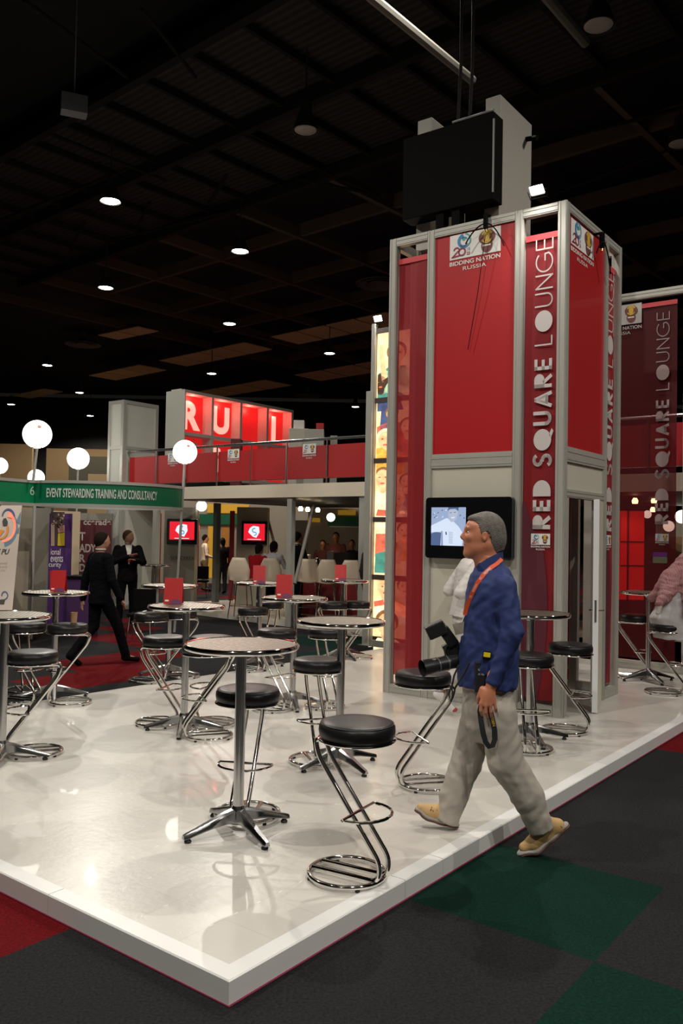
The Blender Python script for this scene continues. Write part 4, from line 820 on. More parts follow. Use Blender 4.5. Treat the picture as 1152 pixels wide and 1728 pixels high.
globe(312, 763, 15.4, .22, 0.0, 'white globe lamp on a tall pole reaching the floor in front of the balcony', .12, True)

# banners of the left stand
t = thing('pull_up_banner', 'leaning white banner with a swirling ball emblem at the left edge', 'banner', fl(10, 1060, 0))
c = [at(-45, 852, 13.6), at(37, 853, 13.6), at(19, 1048, 12.2), at(-60, 1048, 12.2)]
nb = (c[1] - c[0]).cross(c[3] - c[0]).normalized(); nb = nb if nb.y < 0 else -nb
wpart(t, 'banner_sheet', MB().poly([c[3], c[2], c[1], c[0]], -.01, nb), mat('banner_cream', (.50, .42, .36), .6))
bp_ = lambda px, py, k=1: (lambda r: Vector((0, 0, HC)) + r * ((nb.dot(c[0] - Vector((0, 0, HC))) + .004 * k) / nb.dot(r)))(ray(px, py))
def bpoly(pts, m, k=1, name='print'): wpart(t, name, MB().add([bp_(*q, k) for q in pts], [tuple(range(len(pts)))]), m)
SB = mat('print_steel_blue', (.10, .19, .27), .6); SR = mat('print_red', (.5, .03, .02), .6); SN = mat('print_navy_blue', (.05, .06, .2), .6); SO = mat('print_orange_flat', (.65, .22, .03), .6); DK = mat('print_black', (.02, .02, .02), .6)
def swirl(cx_, cy_, r, a0, a1, w0, w1, m, k):
    n = 16; o_ = []; i_ = []
    for q in range(n + 1):
        f = q / n; a = math.radians(a0 + (a1 - a0) * f); w_ = w0 + (w1 - w0) * f; o_.append((cx_ + (r + w_ / 2) * math.cos(a), cy_ - (r + w_ / 2) * 1.25 * math.sin(a))); i_.append((cx_ + (r - w_ / 2) * math.cos(a), cy_ - (r - w_ / 2) * 1.25 * math.sin(a)))
    wpart(t, 'print', MB().add([bp_(*q, k) for q in o_ + i_], [(q, q + 1, q + n + 2, q + n + 1) for q in range(n)]), m)
swirl(3, 890, 24, -80, 60, 6, 6, SB, 1); swirl(5, 888, 20, -95, 62, 3, 5, SR, 2); swirl(14, 872, 10, 5, 175, 3, 2, SN, 3); swirl(0, 893, 13, -95, 20, 2, 4, SO, 3)
bpoly([(6, 875), (10, 874), (13, 880), (12, 887), (5, 887), (4, 880)], DK, 4); bpoly([(12, 872), (19, 865), (24, 876)], SR, 4); bpoly([(27, 880), (35, 863), (33, 885)], SB, 3); bpoly([(27, 898), (33, 888), (31, 900)], SB, 3); bpoly([(-10, 905), (-2, 893), (8, 895), (0, 905)], SO, 3)
swirl(8, 1005, 5, -90, 190, 2, 2, SN, 2); bpoly([(-2, 1012), (9, 1011), (7, 1020), (-4, 1020)], DK, 2)
xb = (bp_(30, 930) - bp_(0, 930)).normalized(); yb = nb.cross(xb).normalized(); yb = yb if yb.z > 0 else -yb
text_on('lettering', 'OF PU', .11, None, 0, 0, 0, DK, t, width=.26, xdir=xb, ydir=yb, P=bp_(1, 931), bold=.04)
for k, (s_, y_) in enumerate((('APHSE', 951), ('PLANS', 957), ('ION', 963))): text_on('lettering', s_, .035, None, 0, 0, 0, mat('print_grey', (.2, .16, .14), .6), t, width=.13 if k < 2 else .07, xdir=xb, ydir=yb, P=bp_(5, y_))
wpart(t, 'banner_foot', MB().box((c[2] + c[3]) / 2 - Vector((0, 0, .08)), ((c[2] - c[3]).length, .18, .08)), SIL)
wpart(t, 'back_prop', MB().tube([(c[2] + c[3]) / 2 - Vector((0, 0, .08)) + Vector((0, .15, 0)), (c[0] + c[1]) / 2 + Vector((0, .05, -.05))], .012, 6), SIL)
W, L, z0, z1, o = pan(84, 121, 857, 15.0, mat('banner_purple', (.07, .02, .13), .5), 'roll_up_banner', 'purple banner with a crowd photo and white words ending in events and security', 'banner', zt=zf - .1, z0=.15)
bpl = lambda pts, m, k=1: [MB().add([W.pt(*W.uz(*q, .004 * k), .004 * k) for q in pts], [tuple(range(len(pts)))]).build('print', m)][0]
def pl(pts, m, k=1): q = bpl(pts, m, k); q.parent = o; q.matrix_parent_inverse = Matrix.Translation(o.location).inverted()
pl([(86, 864), (109, 864), (109, 921), (86, 920)], mat('print_dark_crowd', (.08, .05, .05), .6), 1)
for k in range(16): a_, b_ = 87 + random.random() * 20, 865 + random.random() * 26; pl([(a_, b_), (a_ + 2.6, b_ + .5), (a_ + 2, b_ + 4), (a_ - .3, b_ + 3)], [mat('print_pink', (.6, .3, .25), .6), mat('print_black', (.02, .02, .02)), mat('print_beige', (.5, .36, .26), .6)][k % 3], 2)
pl([(86, 884), (92, 885), (92, 921), (86, 921)], mat('print_beige', (.5, .36, .26), .6), 2); pl([(98, 900), (109, 899), (109, 921), (97, 921)], mat('print_yellow', (.75, .55, .04), .5), 3); pl([(97, 888), (109, 886), (109, 898), (98, 899)], mat('print_pink', (.6, .3, .25), .6), 2)
pl([(84, 963), (111, 963), (110, 1000), (84, 1000)], mat('print_red_photo', (.4, .015, .02), .6), 1)
for k, (s_, px, py, wd) in enumerate((('ional', 94, 931, .17), ('events', 96, 943, .22), ('curity', 93, 954, .22))):
    q = text_on('lettering', s_, .11, W, *W.uz(px, py), .008, WHITE, thing('tmp', '', ''), width=wd); tmp = q.parent; q.parent = o; q.matrix_parent_inverse = Matrix.Translation(o.location).inverted(); bpy.data.objects.remove(tmp)
W, L, z0, z1, o = pan(134, 188, 866, 19.0, mat('banner_maroon', (.09, .012, .018), .5), 'wall_banner', 'maroon banner with white words and the cut-off word ccerad', 'banner', zt=2.05, z0=.6)
for s_, px, py, h_, wd in (('ccerade', 164, 881, .14, .62), ('T', 139, 905, .19, .13), ('ADY', 148, 925, .19, .38), ('R', 139, 942, .18, .13), ('D', 139, 958, .17, .13)):
    q = text_on('lettering', s_, h_, W, *W.uz(px, py), .006, mat('banner_pale_letter', (.45, .38, .36), .6), thing('tmp', '', ''), width=wd, bold=.03); tmp = q.parent; q.parent = o; q.matrix_parent_inverse = Matrix.Translation(o.location).inverted(); bpy.data.objects.remove(tmp)
# purple reception counter with papers, rubbish cup
t = thing('reception_counter', 'dark purple counter with a black top in front of the purple banner', 'counter', fl(130, 1060, 0))
P, Q = at(112, 970, 14.4), at(152, 970, 14.4)
wpart(t, 'counter_body', MB().box(((P.x + Q.x) / 2, 14.7, .5), (Q.x - P.x, .5, 1.0)), mat('counter_purple', (.06, .02, .09), .5)); wpart(t, 'counter_top', MB().box(((P.x + Q.x) / 2, 14.7, 1.02), (Q.x - P.x + .06, .56, .04)), BLACKM)
# behind the banner wall on the right: glowing red cabinet, small monitor, dim stand
t = thing('lit_red_cabinet', 'glowing red cabinet seen through the dark banner wall', 'cabinet', at(1066, 1000, 15.0)); P = at(1066, 900, 15.0)
P0_, P1_ = at(1046, 862, 15), at(1084, 1012, 15)
wpart(t, 'lit_front', MB().box(((P0_.x + P1_.x) / 2, 15, (P0_.z + P1_.z) / 2), (P1_.x - P0_.x, .1, P0_.z - P1_.z)), mat('red_glow', (.8, .02, .02), .5, emit=1.1, ecol=(1, .02, .015)))
wpart(t, 'base', MB().box(((P0_.x + P1_.x) / 2, 15, P1_.z / 2), (P1_.x - P0_.x, .12, P1_.z)), mat('dark_red_strip', (.25, .01, .015), .5))
for q in (.35, .62): wpart(t, 'grid_bar', MB().box(((P0_.x + P1_.x) / 2, 14.94, P0_.z + (P1_.z - P0_.z) * q), (P1_.x - P0_.x, .02, .03)), mat('dark_red_strip', (.25, .01, .015), .5))
wpart(t, 'grid_bar', MB().box((P0_.x + (P1_.x - P0_.x) * .3, 14.94, (P0_.z + P1_.z) / 2), (.03, .02, P0_.z - P1_.z)), mat('dark_red_strip', (.25, .01, .015), .5))
pan(1040, 1190, 905, 20, mat('back_brown_panel', (.30, .17, .08), .6), 'stand_wall', 'brown stand wall behind the banner wall at the right edge')
pan(1108, 1190, 880, 21, mat('back_cream_panel'), 'stand_wall', 'pale stand wall under the lights behind the banner wall')
pan(1072, 1120, 1040, 13.4, mat('dark_red_counter', (.20, .01, .012), .4), 'counter', 'dark red counter behind the banner wall', 'counter')
t = thing('monitor', 'small monitor with a blue and green picture behind the banner wall', 'monitor', at(1115, 955, 17))
W = Wall(at(1101, 950, 17), (1, 0), 1)
def mq(x0, x1, y0, y1, off, m, nm): a, b = W.uz(x0, y1), W.uz(x1, y0); wpart(t, nm, MB().wbox(W, a[0], b[0], a[1], b[1], off - .02, off), m)
mq(1099, 1127, 930, 953, .0, BLACKG, 'housing'); mq(1101, 1125, 932, 940, .01, emi('scr_violet', (.12, .08, .5), .8), 'screen'); mq(1101, 1125, 940, 950, .011, emi('scr_green', (.15, .5, .25), .8), 'screen_picture')

# ------------------------------------------------------------------ bar tables
def make_table():
    root = thing('bar_table', '', 'bar table'); 
    mb = MB(); R = .335
    mb.lathe([(0, 1.072), (R - .012, 1.072), (R - .006, 1.066), (R, 1.07), (R + .004, 1.078), (R + .003, 1.090), (R - .004, 1.098), (R - .016, 1.097), (R - .02, 1.092)], n=64).build('table_rim', CHROME, root)
    TOP = mat('swirled_steel_top', (.33, .30, .255), .3, 1.0)
    if not TOP.get('done'):
        TOP['done'] = 1; nt = TOP.node_tree; bs = nt.nodes['Principled BSDF']; tc = nt.nodes.new('ShaderNodeTexCoord'); vo = nt.nodes.new('ShaderNodeTexVoronoi'); vo.inputs['Scale'].default_value = 34; vo.inputs['Randomness'].default_value = .12
        nt.links.new(tc.outputs['Object'], vo.inputs['Vector']); bp = nt.nodes.new('ShaderNodeBump'); bp.inputs['Strength'].default_value = .5; bp.inputs['Distance'].default_value = .006; nt.links.new(vo.outputs['Distance'], bp.inputs['Height']); nt.links.new(bp.outputs[0], bs.inputs['Normal'])
        wv = nt.nodes.new('ShaderNodeTexWave'); wv.wave_type = 'RINGS'; wv.inputs['Scale'].default_value = 60; nt.links.new(vo.outputs['Color'], wv.inputs['Vector']); mr = nt.nodes.new('ShaderNodeMapRange'); mr.inputs[3].default_value = .22; mr.inputs[4].default_value = .5
        nt.links.new(vo.outputs['Distance'], mr.inputs[0]); mr.inputs[1].default_value = 0; mr.inputs[2].default_value = .6; nt.links.new(mr.outputs[0], bs.inputs['Roughness']); r2 = nt.nodes.new('ShaderNodeValToRGB'); r2.color_ramp.elements[0].color = (.50, .45, .37, 1); r2.color_ramp.elements[1].color = (.13, .11, .09, 1); r2.color_ramp.elements[0].position = .12; r2.color_ramp.elements[1].position = .62; nt.links.new(vo.outputs['Distance'], r2.inputs[0]); nt.links.new(r2.outputs[0], bs.inputs['Base Color'])
    MB().lathe([(R - .018, 1.074), (R - .018, 1.0935), (0, 1.0935)], n=64).build('tabletop', TOP, root)
    MB().lathe([(.12, 1.072), (.12, 1.062), (.045, 1.05), (.038, 1.03)], n=28).build('top_bracket', ALU, root)
    MB().lathe([(.031, .10), (.031, 1.05)], n=28).build('column', STEEL, root)
    MB().lathe([(.0, .155), (.036, .155), (.045, .13), (.052, .075), (.0, .07)], n=24).build('hub', ALU, root)
    for q in range(4):
        a = q * math.pi / 2; d = Vector((math.cos(a), math.sin(a), 0)); s_ = Vector((-d.y, d.x, 0)); mb = MB(); rings = []
        for r, zt, zb, hw in ((.02, .145, .07, .034), (.09, .128, .068, .032), (.18, .098, .056, .028), (.27, .068, .038, .024), (.325, .052, .024, .022), (.345, .045, .022, .016)):
            rings.append([d * r + s_ * -hw + ZV * zb, d * r + s_ * -hw * .9 + ZV * (zt - .012), d * r + s_ * -hw * .5 + ZV * zt, d * r + s_ * hw * .5 + ZV * zt, d * r + s_ * hw * .9 + ZV * (zt - .012), d * r + s_ * hw + ZV * zb])
        vs = [v for rr in rings for v in rr]; fs = [(k * 6 + i, k * 6 + (i + 1) % 6, k * 6 + 6 + (i + 1) % 6, k * 6 + 6 + i) for k in range(5) for i in range(6)] + [tuple(range(6)), tuple(range(35, 29, -1))]
        mb.add(vs, fs, 0, True); lg = mb.build('leg', ALU, root)
        p = d * .315; g_ = MB().lathe([(.0, .0), (.019, .0), (.021, .008), (.015, .016), (.008, .03), (.0, .03)], (p.x, p.y, 0), 14).build('foot_glide', RUBBER, lg)
    return root
def make_stool():
    root = thing('bar_stool', '', 'bar stool'); o_ = .045; z1 = .80; R = .195
    mb = MB().lathe([(0, z1 - .085), (R - .012, z1 - .085), (R - .002, z1 - .075), (R + .002, z1 - .05), (R, z1 - .026), (R - .012, z1 - .010), (R - .028, z1 - .004), (R * .5, z1 - .001), (0, z1 - .004)], (o_, 0, 0), 48)
    mb.build('seat', BLACKV, root)
    MB().tube([(o_ + (R - .008) * math.cos(2 * math.pi * k / 48), (R - .008) * math.sin(2 * math.pi * k / 48), z1 - .013) for k in range(48)], .003, 6, True).build('piping', BLACKV, root.children[0])
    MB().lathe([(0, z1 - .102), (R - .012, z1 - .102), (R, z1 - .096), (R + .004, z1 - .09), (R - .004, z1 - .085), (0, z1 - .085)], (o_, 0, 0), 48).build('seat_plate', CHROME, root)
    MB().tube([(o_ + R * math.cos(2 * math.pi * k / 48), R * math.sin(2 * math.pi * k / 48), z1 - .093) for k in range(48)], .0065, 8, True).build('plate_rim', CHROME, root)
    def fil(pts, r):          # rounds the corners of a bent tube
        out = [Vector(pts[0])]
        for a, b, c in zip(pts[:-2], pts[1:-1], pts[2:]):
            a, b, c = Vector(a), Vector(b), Vector(c); p = b + (a - b).normalized() * r; q = b + (c - b).normalized() * r
            for k in range(7): t_ = k / 6; out.append(p * (1 - t_) ** 2 + b * 2 * t_ * (1 - t_) + q * t_ ** 2)
        return out + [Vector(pts[-1])]
    for s in (-.05, .05):
        MB().tube(fil([(.14, s, z1 - .108), (-.175, s, z1 - .108), (-.15, s, z1 - .20), (.215, s, .12), (.205, s, .032), (-.175, s, .030)], .045), .0132, 10).build('frame_tube', CHROME, root)
    MB().tube([(.195 * math.cos(2 * math.pi * k / 56), .195 * math.sin(2 * math.pi * k / 56), .022) for k in range(56)], .0128, 10, True).build('base_ring', CHROME, root)
    zf_ = .34; xf = .215 - (.215 + .15) * ((zf_ - .12) / (z1 - .2 - .12))
    pts = [(xf + .012, -.165, zf_)] + [(xf + .03 + .155 * math.sin(math.pi * k / 12), -.165 + .33 * k / 12 if False else -.165 * math.cos(math.pi * k / 12), zf_) for k in range(13)] + [(xf + .012, .165, zf_)]
    MB().tube(pts, .008, 8, True).build('footrest', CHROME, root)
    for a in (45, 135, 225, 315): MB().lathe([(.012, .0), (.012, .012)], (.195 * math.cos(math.radians(a)), .195 * math.sin(math.radians(a)), 0), 10).build('foot_pad', RUBBER, root)
    return root
T0 = make_table(); usedT = []
def table(px, py, rot, lb, shift=None):
    p = fl(px, py) if shift is None else shift; o = T0 if not usedT else copy_tree(T0); usedT.append(o); o.location = (p.x, p.y, ZP); o.rotation_euler = (0, 0, math.radians(rot)); setp(o, lb, 'bar table', 'round steel bar tables'); return o
S0_ = make_stool(); usedS = []
def stool(px, py, ang, lb, z=ZP):
    p = fl(px, py, z); o = S0_ if not usedS else copy_tree(S0_); usedS.append(o); o.location = (p.x, p.y, z); o.rotation_euler = (0, 0, math.radians(ang)); setp(o, lb, 'bar stool', 'black and chrome bar stools'); return o
tb = {}
tb[1] = table(401, 1404, 35, 'round steel bar table nearest the camera, with nothing on top')
tb[2] = table(572, 1293, 35, 'empty round steel bar table right behind the nearest one, beside the stool at its pole')
tb[3] = table(310, 1233, 3, 'round steel bar table with a red menu card, just left of the nearest table')
tb[4] = table(493, 1191, 12, 'round steel bar table with a red menu card, third row in the middle')
tb[5] = table(436, 1126, 20, 'round steel bar table with a red menu card, far row left of the middle')
tb[6] = table(579, 1110, 30, 'round steel bar table with a red menu card, far row beside the glowing column')
tb[7] = table(283, 1141, 5, 'round steel bar table half hidden behind the red menu card at the left')
tb[9] = table(90, 1178, 20, 'round steel bar table with a red menu card near the left edge')
tb[10] = table(2, 1284, 10, 'round steel bar table cut off by the left edge')
tb[11] = table(893, 1249, 8, 'round steel bar table behind the walking man at the foot of the red tower')
tb[12] = table(1093, 1149, 10, 'round steel bar table behind the man in the checked headscarf')
stool(585, 1479, -30, 'black bar stool nearest the camera at the platform edge')
stool(417, 1377, -97, 'black bar stool right behind the pole of the nearest table')
stool(532, 1286, -75, 'black bar stool left of the second table pole, behind the nearest table')
stool(548, 1193, -70, 'black bar stool partly hidden behind the tabletop of the second table')
stool(362, 1222, 160, 'black bar stool hidden by the nearest tabletop, further of that pair')
stool(352, 1244, 200, 'black bar stool hidden by the nearest tabletop, nearer of that pair')
stool(267, 1222, -15, 'black bar stool standing left of the pole of the third table')
stool(247, 1150, -15, 'black bar stool at the half hidden table, left of its pole')
stool(308, 1142, 190, 'black bar stool at the half hidden table, right of its pole')
stool(459, 1197, -40, 'black bar stool between the nearest tabletop and the third-row table')
stool(421, 1131, -40, 'black bar stool left of the far menu-card table')
stool(455, 1112, -100, 'black bar stool behind the far menu-card table, right of its pole')
stool(556, 1112, -20, 'black bar stool left of the table beside the glowing column')
stool(605, 1110, 200, 'black bar stool right of the table beside the glowing column')
stool(60, 1272, 200, 'black bar stool nearest the left edge, in front of the card table')
stool(34, 1184, -20, 'black bar stool left of the card table at the left edge')
stool(119, 1187, 190, 'black bar stool with a paper cup behind it, right of the left card table')
stool(40, 1167, -60, 'black bar stool behind the left card table, almost hidden')
stool(721, 1326, 195, 'black bar stool in front of the walking man, behind his camera')
stool(890, 1266, -95, 'black bar stool directly behind the walking man')
stool(952, 1235, -20, 'black bar stool standing before the ajar tower door')
stool(1066, 1143, -30, 'black bar stool half hidden behind the right edge of the tower')
stool(1119, 1170, -20, 'black bar stool carrying the man in the checked headscarf')
# far tables and stools of the neighbouring stand
table(0, 0, 10, 'small round table far behind the folded menu card, next to the folded-arms man', Vector((at(261, 965, 18.5).x, 18.5, 0))).location.z = 0
def chair_dark(px, py, lb):
    p = fl(px, py, 0); t = thing('side_chair', lb, 'chair', p)
    MB().box((0, 0, .45), (.4, .4, .05)).build('seat', BLACKM, t, bevel=.01); MB().box((.0, .19, .68), (.38, .03, .36)).build('backrest', BLACKM, t, bevel=.01)
    for i in (-1, 1):
        for j in (-1, 1): MB().tube([(i * .16, j * .16, .43), (i * .2, j * .2, 0)], .011, 6).build('leg', CHROME, t)
chair_dark(238, 1083, 'dark chair with thin chrome legs behind the folded-arms man, beyond the platform')
chair_dark(338, 1008, 'dark chair far back in the passage beneath the left screen')

# menu cards standing on tables
def card(tkey, px, py, w_, h_, lb):
    T = tb[tkey].location; p = fl(px, py, ZP + 1.0965); dv_ = Vector((p.x - T.x, p.y - T.y, 0)); dv_ = dv_ if dv_.length < .2 else dv_.normalized() * .2; p = Vector((T.x + dv_.x, T.y + dv_.y, ZP + 1.0965))
    t = thing('menu_card', lb, 'menu card', p, random.uniform(-.12, .12), 'red folded menu cards')
    for s in (-1, 1):
        q0, q1 = Vector((0, .045 * s, 0)), Vector((0, 0, h_)); nn_ = Vector((0, s, .15)).normalized()
        MB().poly([q0 + Vector((-w_ / 2, 0, 0)), q0 + Vector((w_ / 2, 0, 0)), q1 + Vector((w_ / 2, 0, 0)), q1 + Vector((-w_ / 2, 0, 0))], .002, nn_).build('card_leaf', REDCARD, t)
    sl = .045 / h_
    MB().add([(-w_ * .42, -.0455 + sl * h_ * .10 - .002, h_ * .10), (-w_ * .22, -.0455 + sl * h_ * .10 - .002, h_ * .10), (-w_ * .22, -.0455 + sl * h_ * .16 - .002, h_ * .16), (-w_ * .42, -.0455 + sl * h_ * .16 - .002, h_ * .16)], [(0, 1, 2, 3)]).build('printed_mark', WHITE, t)
    MB().add([(-w_ * .2, -.0475, .002), (w_ * .5, -.0475, .002), (w_ * .44, -.0475 + sl * h_ * .14, h_ * .14), (w_ * .1, -.0475 + sl * h_ * .2, h_ * .2), (-w_ * .1, -.0475 + sl * h_ * .12, h_ * .12)], [(0, 1, 2, 3, 4)]).build('printed_print', mat('card_plum', (.13, .03, .10), .5), t)
card(3, 288, 1018, .165, .23, 'red menu card on the table just left of the nearest one')
card(9, 99, 998, .15, .22, 'red menu card on the left-edge table in front of the purple banner')
card(4, 479, 1008, .16, .23, 'red menu card on the third-row table in the middle')
card(5, 433, 988, .16, .23, 'red menu card on the far table before the seated couple')
card(6, 573, 980, .155, .22, 'red menu card on the far table beside the glowing column')
p = fl(119, 1045, ZP + .8); 
q_ = usedS[16].location; t = thing('paper_cup', 'brown paper cup standing on a stool seat near the left edge', 'cup', (q_.x - .02, q_.y + .1, ZP + .7975)); MB().lathe([(0, 0), (.028, 0), (.036, .1), (.038, .103), (.034, .1), (.0, .01)], n=20).build('cup_body', mat('kraft_paper', (.45, .27, .13), .7), t)

# white shell bar chairs
SHELL = mat('white_shell_plastic', (.78, .64, .49), .35)
def make_shell():
    root = thing('shell_bar_chair', '', 'bar chair'); mb = MB(); n, mm = 14, 8; vs = []
    for i in range(n + 1):
        f = i / n
        if f < .45: y, z = -.20 + .40 * f / .45, .76 - .03 * math.sin(math.pi * f / .45)
        else: g_ = (f - .45) / .55; y, z = .20 + .07 * g_ + .02 * math.sin(g_ * 3), .77 + .46 * g_
        hw = .21 if f < .5 else .21 + .02 * math.sin((f - .5) * 6) - .08 * max(0, f - .72) / .28
        for j in range(mm + 1): u = -1 + 2 * j / mm; vs.append((hw * u, y - .05 * u * u * (1 if f > .45 else 0), z + .03 * u * u * (1 if f < .5 else 0)))
    k = len(vs); fs = [(i * (mm + 1) + j, i * (mm + 1) + j + 1, (i + 1) * (mm + 1) + j + 1, (i + 1) * (mm + 1) + j) for i in range(n) for j in range(mm)]
    mb.add(vs, fs, 0, True); sh = mb.build('seat_shell', SHELL, root); md = sh.modifiers.new('thickness', 'SOLIDIFY'); md.thickness = .016
    for i in (-1, 1):
        for j in (-1, 1): MB().tube([(i * .14, j * .14, .74), (i * .21, j * .21, 0)], .011, 8).build('leg', CHROME, root)
    MB().tube([(i * .19, j * .19, .25) for i, j in ((-1, -1), (1, -1), (1, 1), (-1, 1))], .009, 6, True).build('foot_ring', CHROME, root)
    return root
H0 = make_shell(); first = True
for px, Y, rz, lb in ((407, 17.2, 170, 'white shell bar chair at the left end, behind the seated woman in red'), (455, 17.3, 185, 'white shell bar chair behind the red card of the far table'), (519, 17.2, 182, 'white shell bar chair right of the slanting brace at the bar'), (551, 17.0, 184, 'white shell bar chair left of the menu card at the bar'), (590, 16.9, 183, 'white shell bar chair right of the menu card at the bar')):
    o = H0 if first else copy_tree(H0); first = False; p = at(px, 1000, Y); o.location = (p.x, Y, ZP); o.rotation_euler = (0, 0, math.radians(rz)); setp(o, lb, 'bar chair', 'white shell chairs along the bar')

# light of small spots under the balcony; middle pair are added fill, no fixture
for px, py, Y, e_ in ((519, 864, 19.4, 60), (430, 880, 22, 60), (350, 880, 25, 60), (1071, 852, 14.5, 25)):
    ld = bpy.data.lights.new('spot_or_fill_light', 'SPOT'); ld.energy = e_; ld.color = (1, .8, .55); ld.spot_size = math.radians(150); ld.spot_blend = .6; ld.shadow_soft_size = .06
    lo = bpy.data.objects.new('spot_or_fill_light', ld); COL.objects.link(lo); lo.location = at(px, py, Y)

# ================================================================== people: smooth solids grown from joints
def surface_nets(D, org, h):
    S = D < 0; c = np.zeros(tuple(n - 1 for n in D.shape), np.int8)
    for i in (0, 1):
        for j in (0, 1):
            for k in (0, 1): c += S[i:S.shape[0] - 1 + i, j:S.shape[1] - 1 + j, k:S.shape[2] - 1 + k]
    idx = np.argwhere((c > 0) & (c < 8)); vid = -np.ones(c.shape, np.int32); vid[tuple(idx.T)] = np.arange(len(idx))
    cs = [(i, j, k) for i in (0, 1) for j in (0, 1) for k in (0, 1)]; V = {q: D[idx[:, 0] + q[0], idx[:, 1] + q[1], idx[:, 2] + q[2]] for q in cs}
    P = np.zeros((len(idx), 3)); W_ = np.zeros(len(idx))
    for a in cs:
        for ax in range(3):
            if a[ax]: continue
            b = list(a); b[ax] = 1; b = tuple(b); va, vb = V[a], V[b]; m = (va < 0) != (vb < 0); t = np.where(m, va / np.where(m, va - vb, 1), 0)
            p = np.array(a, float)[None] + t[:, None] * (np.array(b) - np.array(a))[None]; P += p * m[:, None]; W_ += m
    P = (idx + P / W_[:, None]) * h + org; Fs = []
    for ax in range(3):
        o1, o2 = [q for q in range(3) if q != ax]; sl0 = [slice(1, -1)] * 3; sl0[ax] = slice(0, -1); sl1 = [slice(1, -1)] * 3; sl1[ax] = slice(1, None)
        m = S[tuple(sl0)] != S[tuple(sl1)]; e = np.argwhere(m); off = np.ones(3, int); off[ax] = 0; e = e + off
        d1 = np.zeros(3, int); d1[o1] = 1; d2 = np.zeros(3, int); d2[o2] = 1
        g = lambda q: vid[tuple(q.T)]
        q = np.stack([g(e - d1 - d2), g(e - d2), g(e), g(e - d1)], 1); fl_ = S[tuple(e.T)]; fl_ = fl_ if ax != 1 else ~fl_; q[~fl_] = q[~fl_][:, ::-1]; Fs.append(q)
    return P, np.concatenate(Fs)
V3 = lambda p: np.array([p[0], p[1], p[2]], float)
def cone(p0, p1, r0, r1, k=.015, fd=None, fq=1.0, sub=False): return dict(t='c', a=V3(p0), b=V3(p1), r0=r0, r1=r1, k=k, fd=None if fd is None else V3(Vector(fd).normalized()), fq=fq, sub=sub)
def ball(c, rx, ry, rz, k=.015, R=None, sub=False): return dict(t='e', c=V3(c), r=np.array([rx, ry, rz], float), R=np.eye(3) if R is None else np.array(R, float), k=k, sub=sub)
def loft(secs, k=.02, fr=None, sub=False):   # secs: (z, cx, cy, rx, ry); fr: columns = local axes
    return dict(t='l', s=np.array(sorted(secs), float), k=k, fr=fr, sub=sub)
def chain(pts, rs, k=.015, **kw): return [cone(a, b, r0, r1, k, **kw) for a, b, r0, r1 in zip(pts[:-1], pts[1:], rs[:-1], rs[1:])]
def pd(p, X):
    if p['t'] == 'c':
        ba = p['b'] - p['a']; L2 = max(ba @ ba, 1e-9); h = np.clip(((X - p['a']) @ ba) / L2, 0, 1); d = X - (p['a'] + h[..., None] * ba)
        if p['fd'] is not None: d = d + p['fd'] * ((d @ p['fd'])[..., None] * (1 / p['fq'] - 1))
        return (np.sqrt((d * d).sum(-1)) - (p['r0'] + (p['r1'] - p['r0']) * h)) * (1 if p['fd'] is None else min(1, p['fq'] * 1.3))
    if p['t'] == 'e':
        q = ((X - p['c']) @ p['R'].T) / p['r']; l = np.sqrt((q * q).sum(-1)); g = q / p['r']; return l * (l - 1) / (np.sqrt((g * g).sum(-1)) + 1e-9)
    if p['t'] == 'l':
        s = p['s']
        if p['fr'] is not None: O, Mx = p['fr']; Y = (X - O) @ Mx
        else: Y = X
        z = Y[..., 2]; f = [np.interp(z, s[:, 0], s[:, i]) for i in (1, 2, 3, 4)]; u, v = (Y[..., 0] - f[0]) / f[2], (Y[..., 1] - f[1]) / f[3]
        l = np.sqrt(u * u + v * v); g = np.sqrt((u / f[2]) ** 2 + (v / f[3]) ** 2) / np.maximum(l, 1e-6); d = (l - 1) / np.maximum(g, 1e-6)
        return np.maximum(d, np.maximum(z - s[-1, 0], s[0, 0] - z))
def bounds(p):
    if p['t'] == 'c': r = max(p['r0'], p['r1']); return np.minimum(p['a'], p['b']) - r, np.maximum(p['a'], p['b']) + r
    if p['t'] == 'e': r = p['r'].max(); return p['c'] - r, p['c'] + r
    s = p['s']; c = np.array([[x, y, z] for z, cx, cy, rx, ry in s for x in (cx - rx, cx + rx) for y in (cy - ry, cy + ry)])
    if p['fr'] is not None: c = c @ p['fr'][1].T + p['fr'][0]
    return c.min(0), c.max(0)
def smin(a, b, k): h = np.clip(.5 + .5 * (b - a) / k, 0, 1); return b * (1 - h) + a * h - k * h * (1 - h)
def field(prims, X):
    D = np.full(X.shape[:-1], 1.0)
    for p in prims:
        d = pd(p, X); D = -smin(-D, d, p['k']) if p['sub'] else smin(D, d, p['k'])
    return D
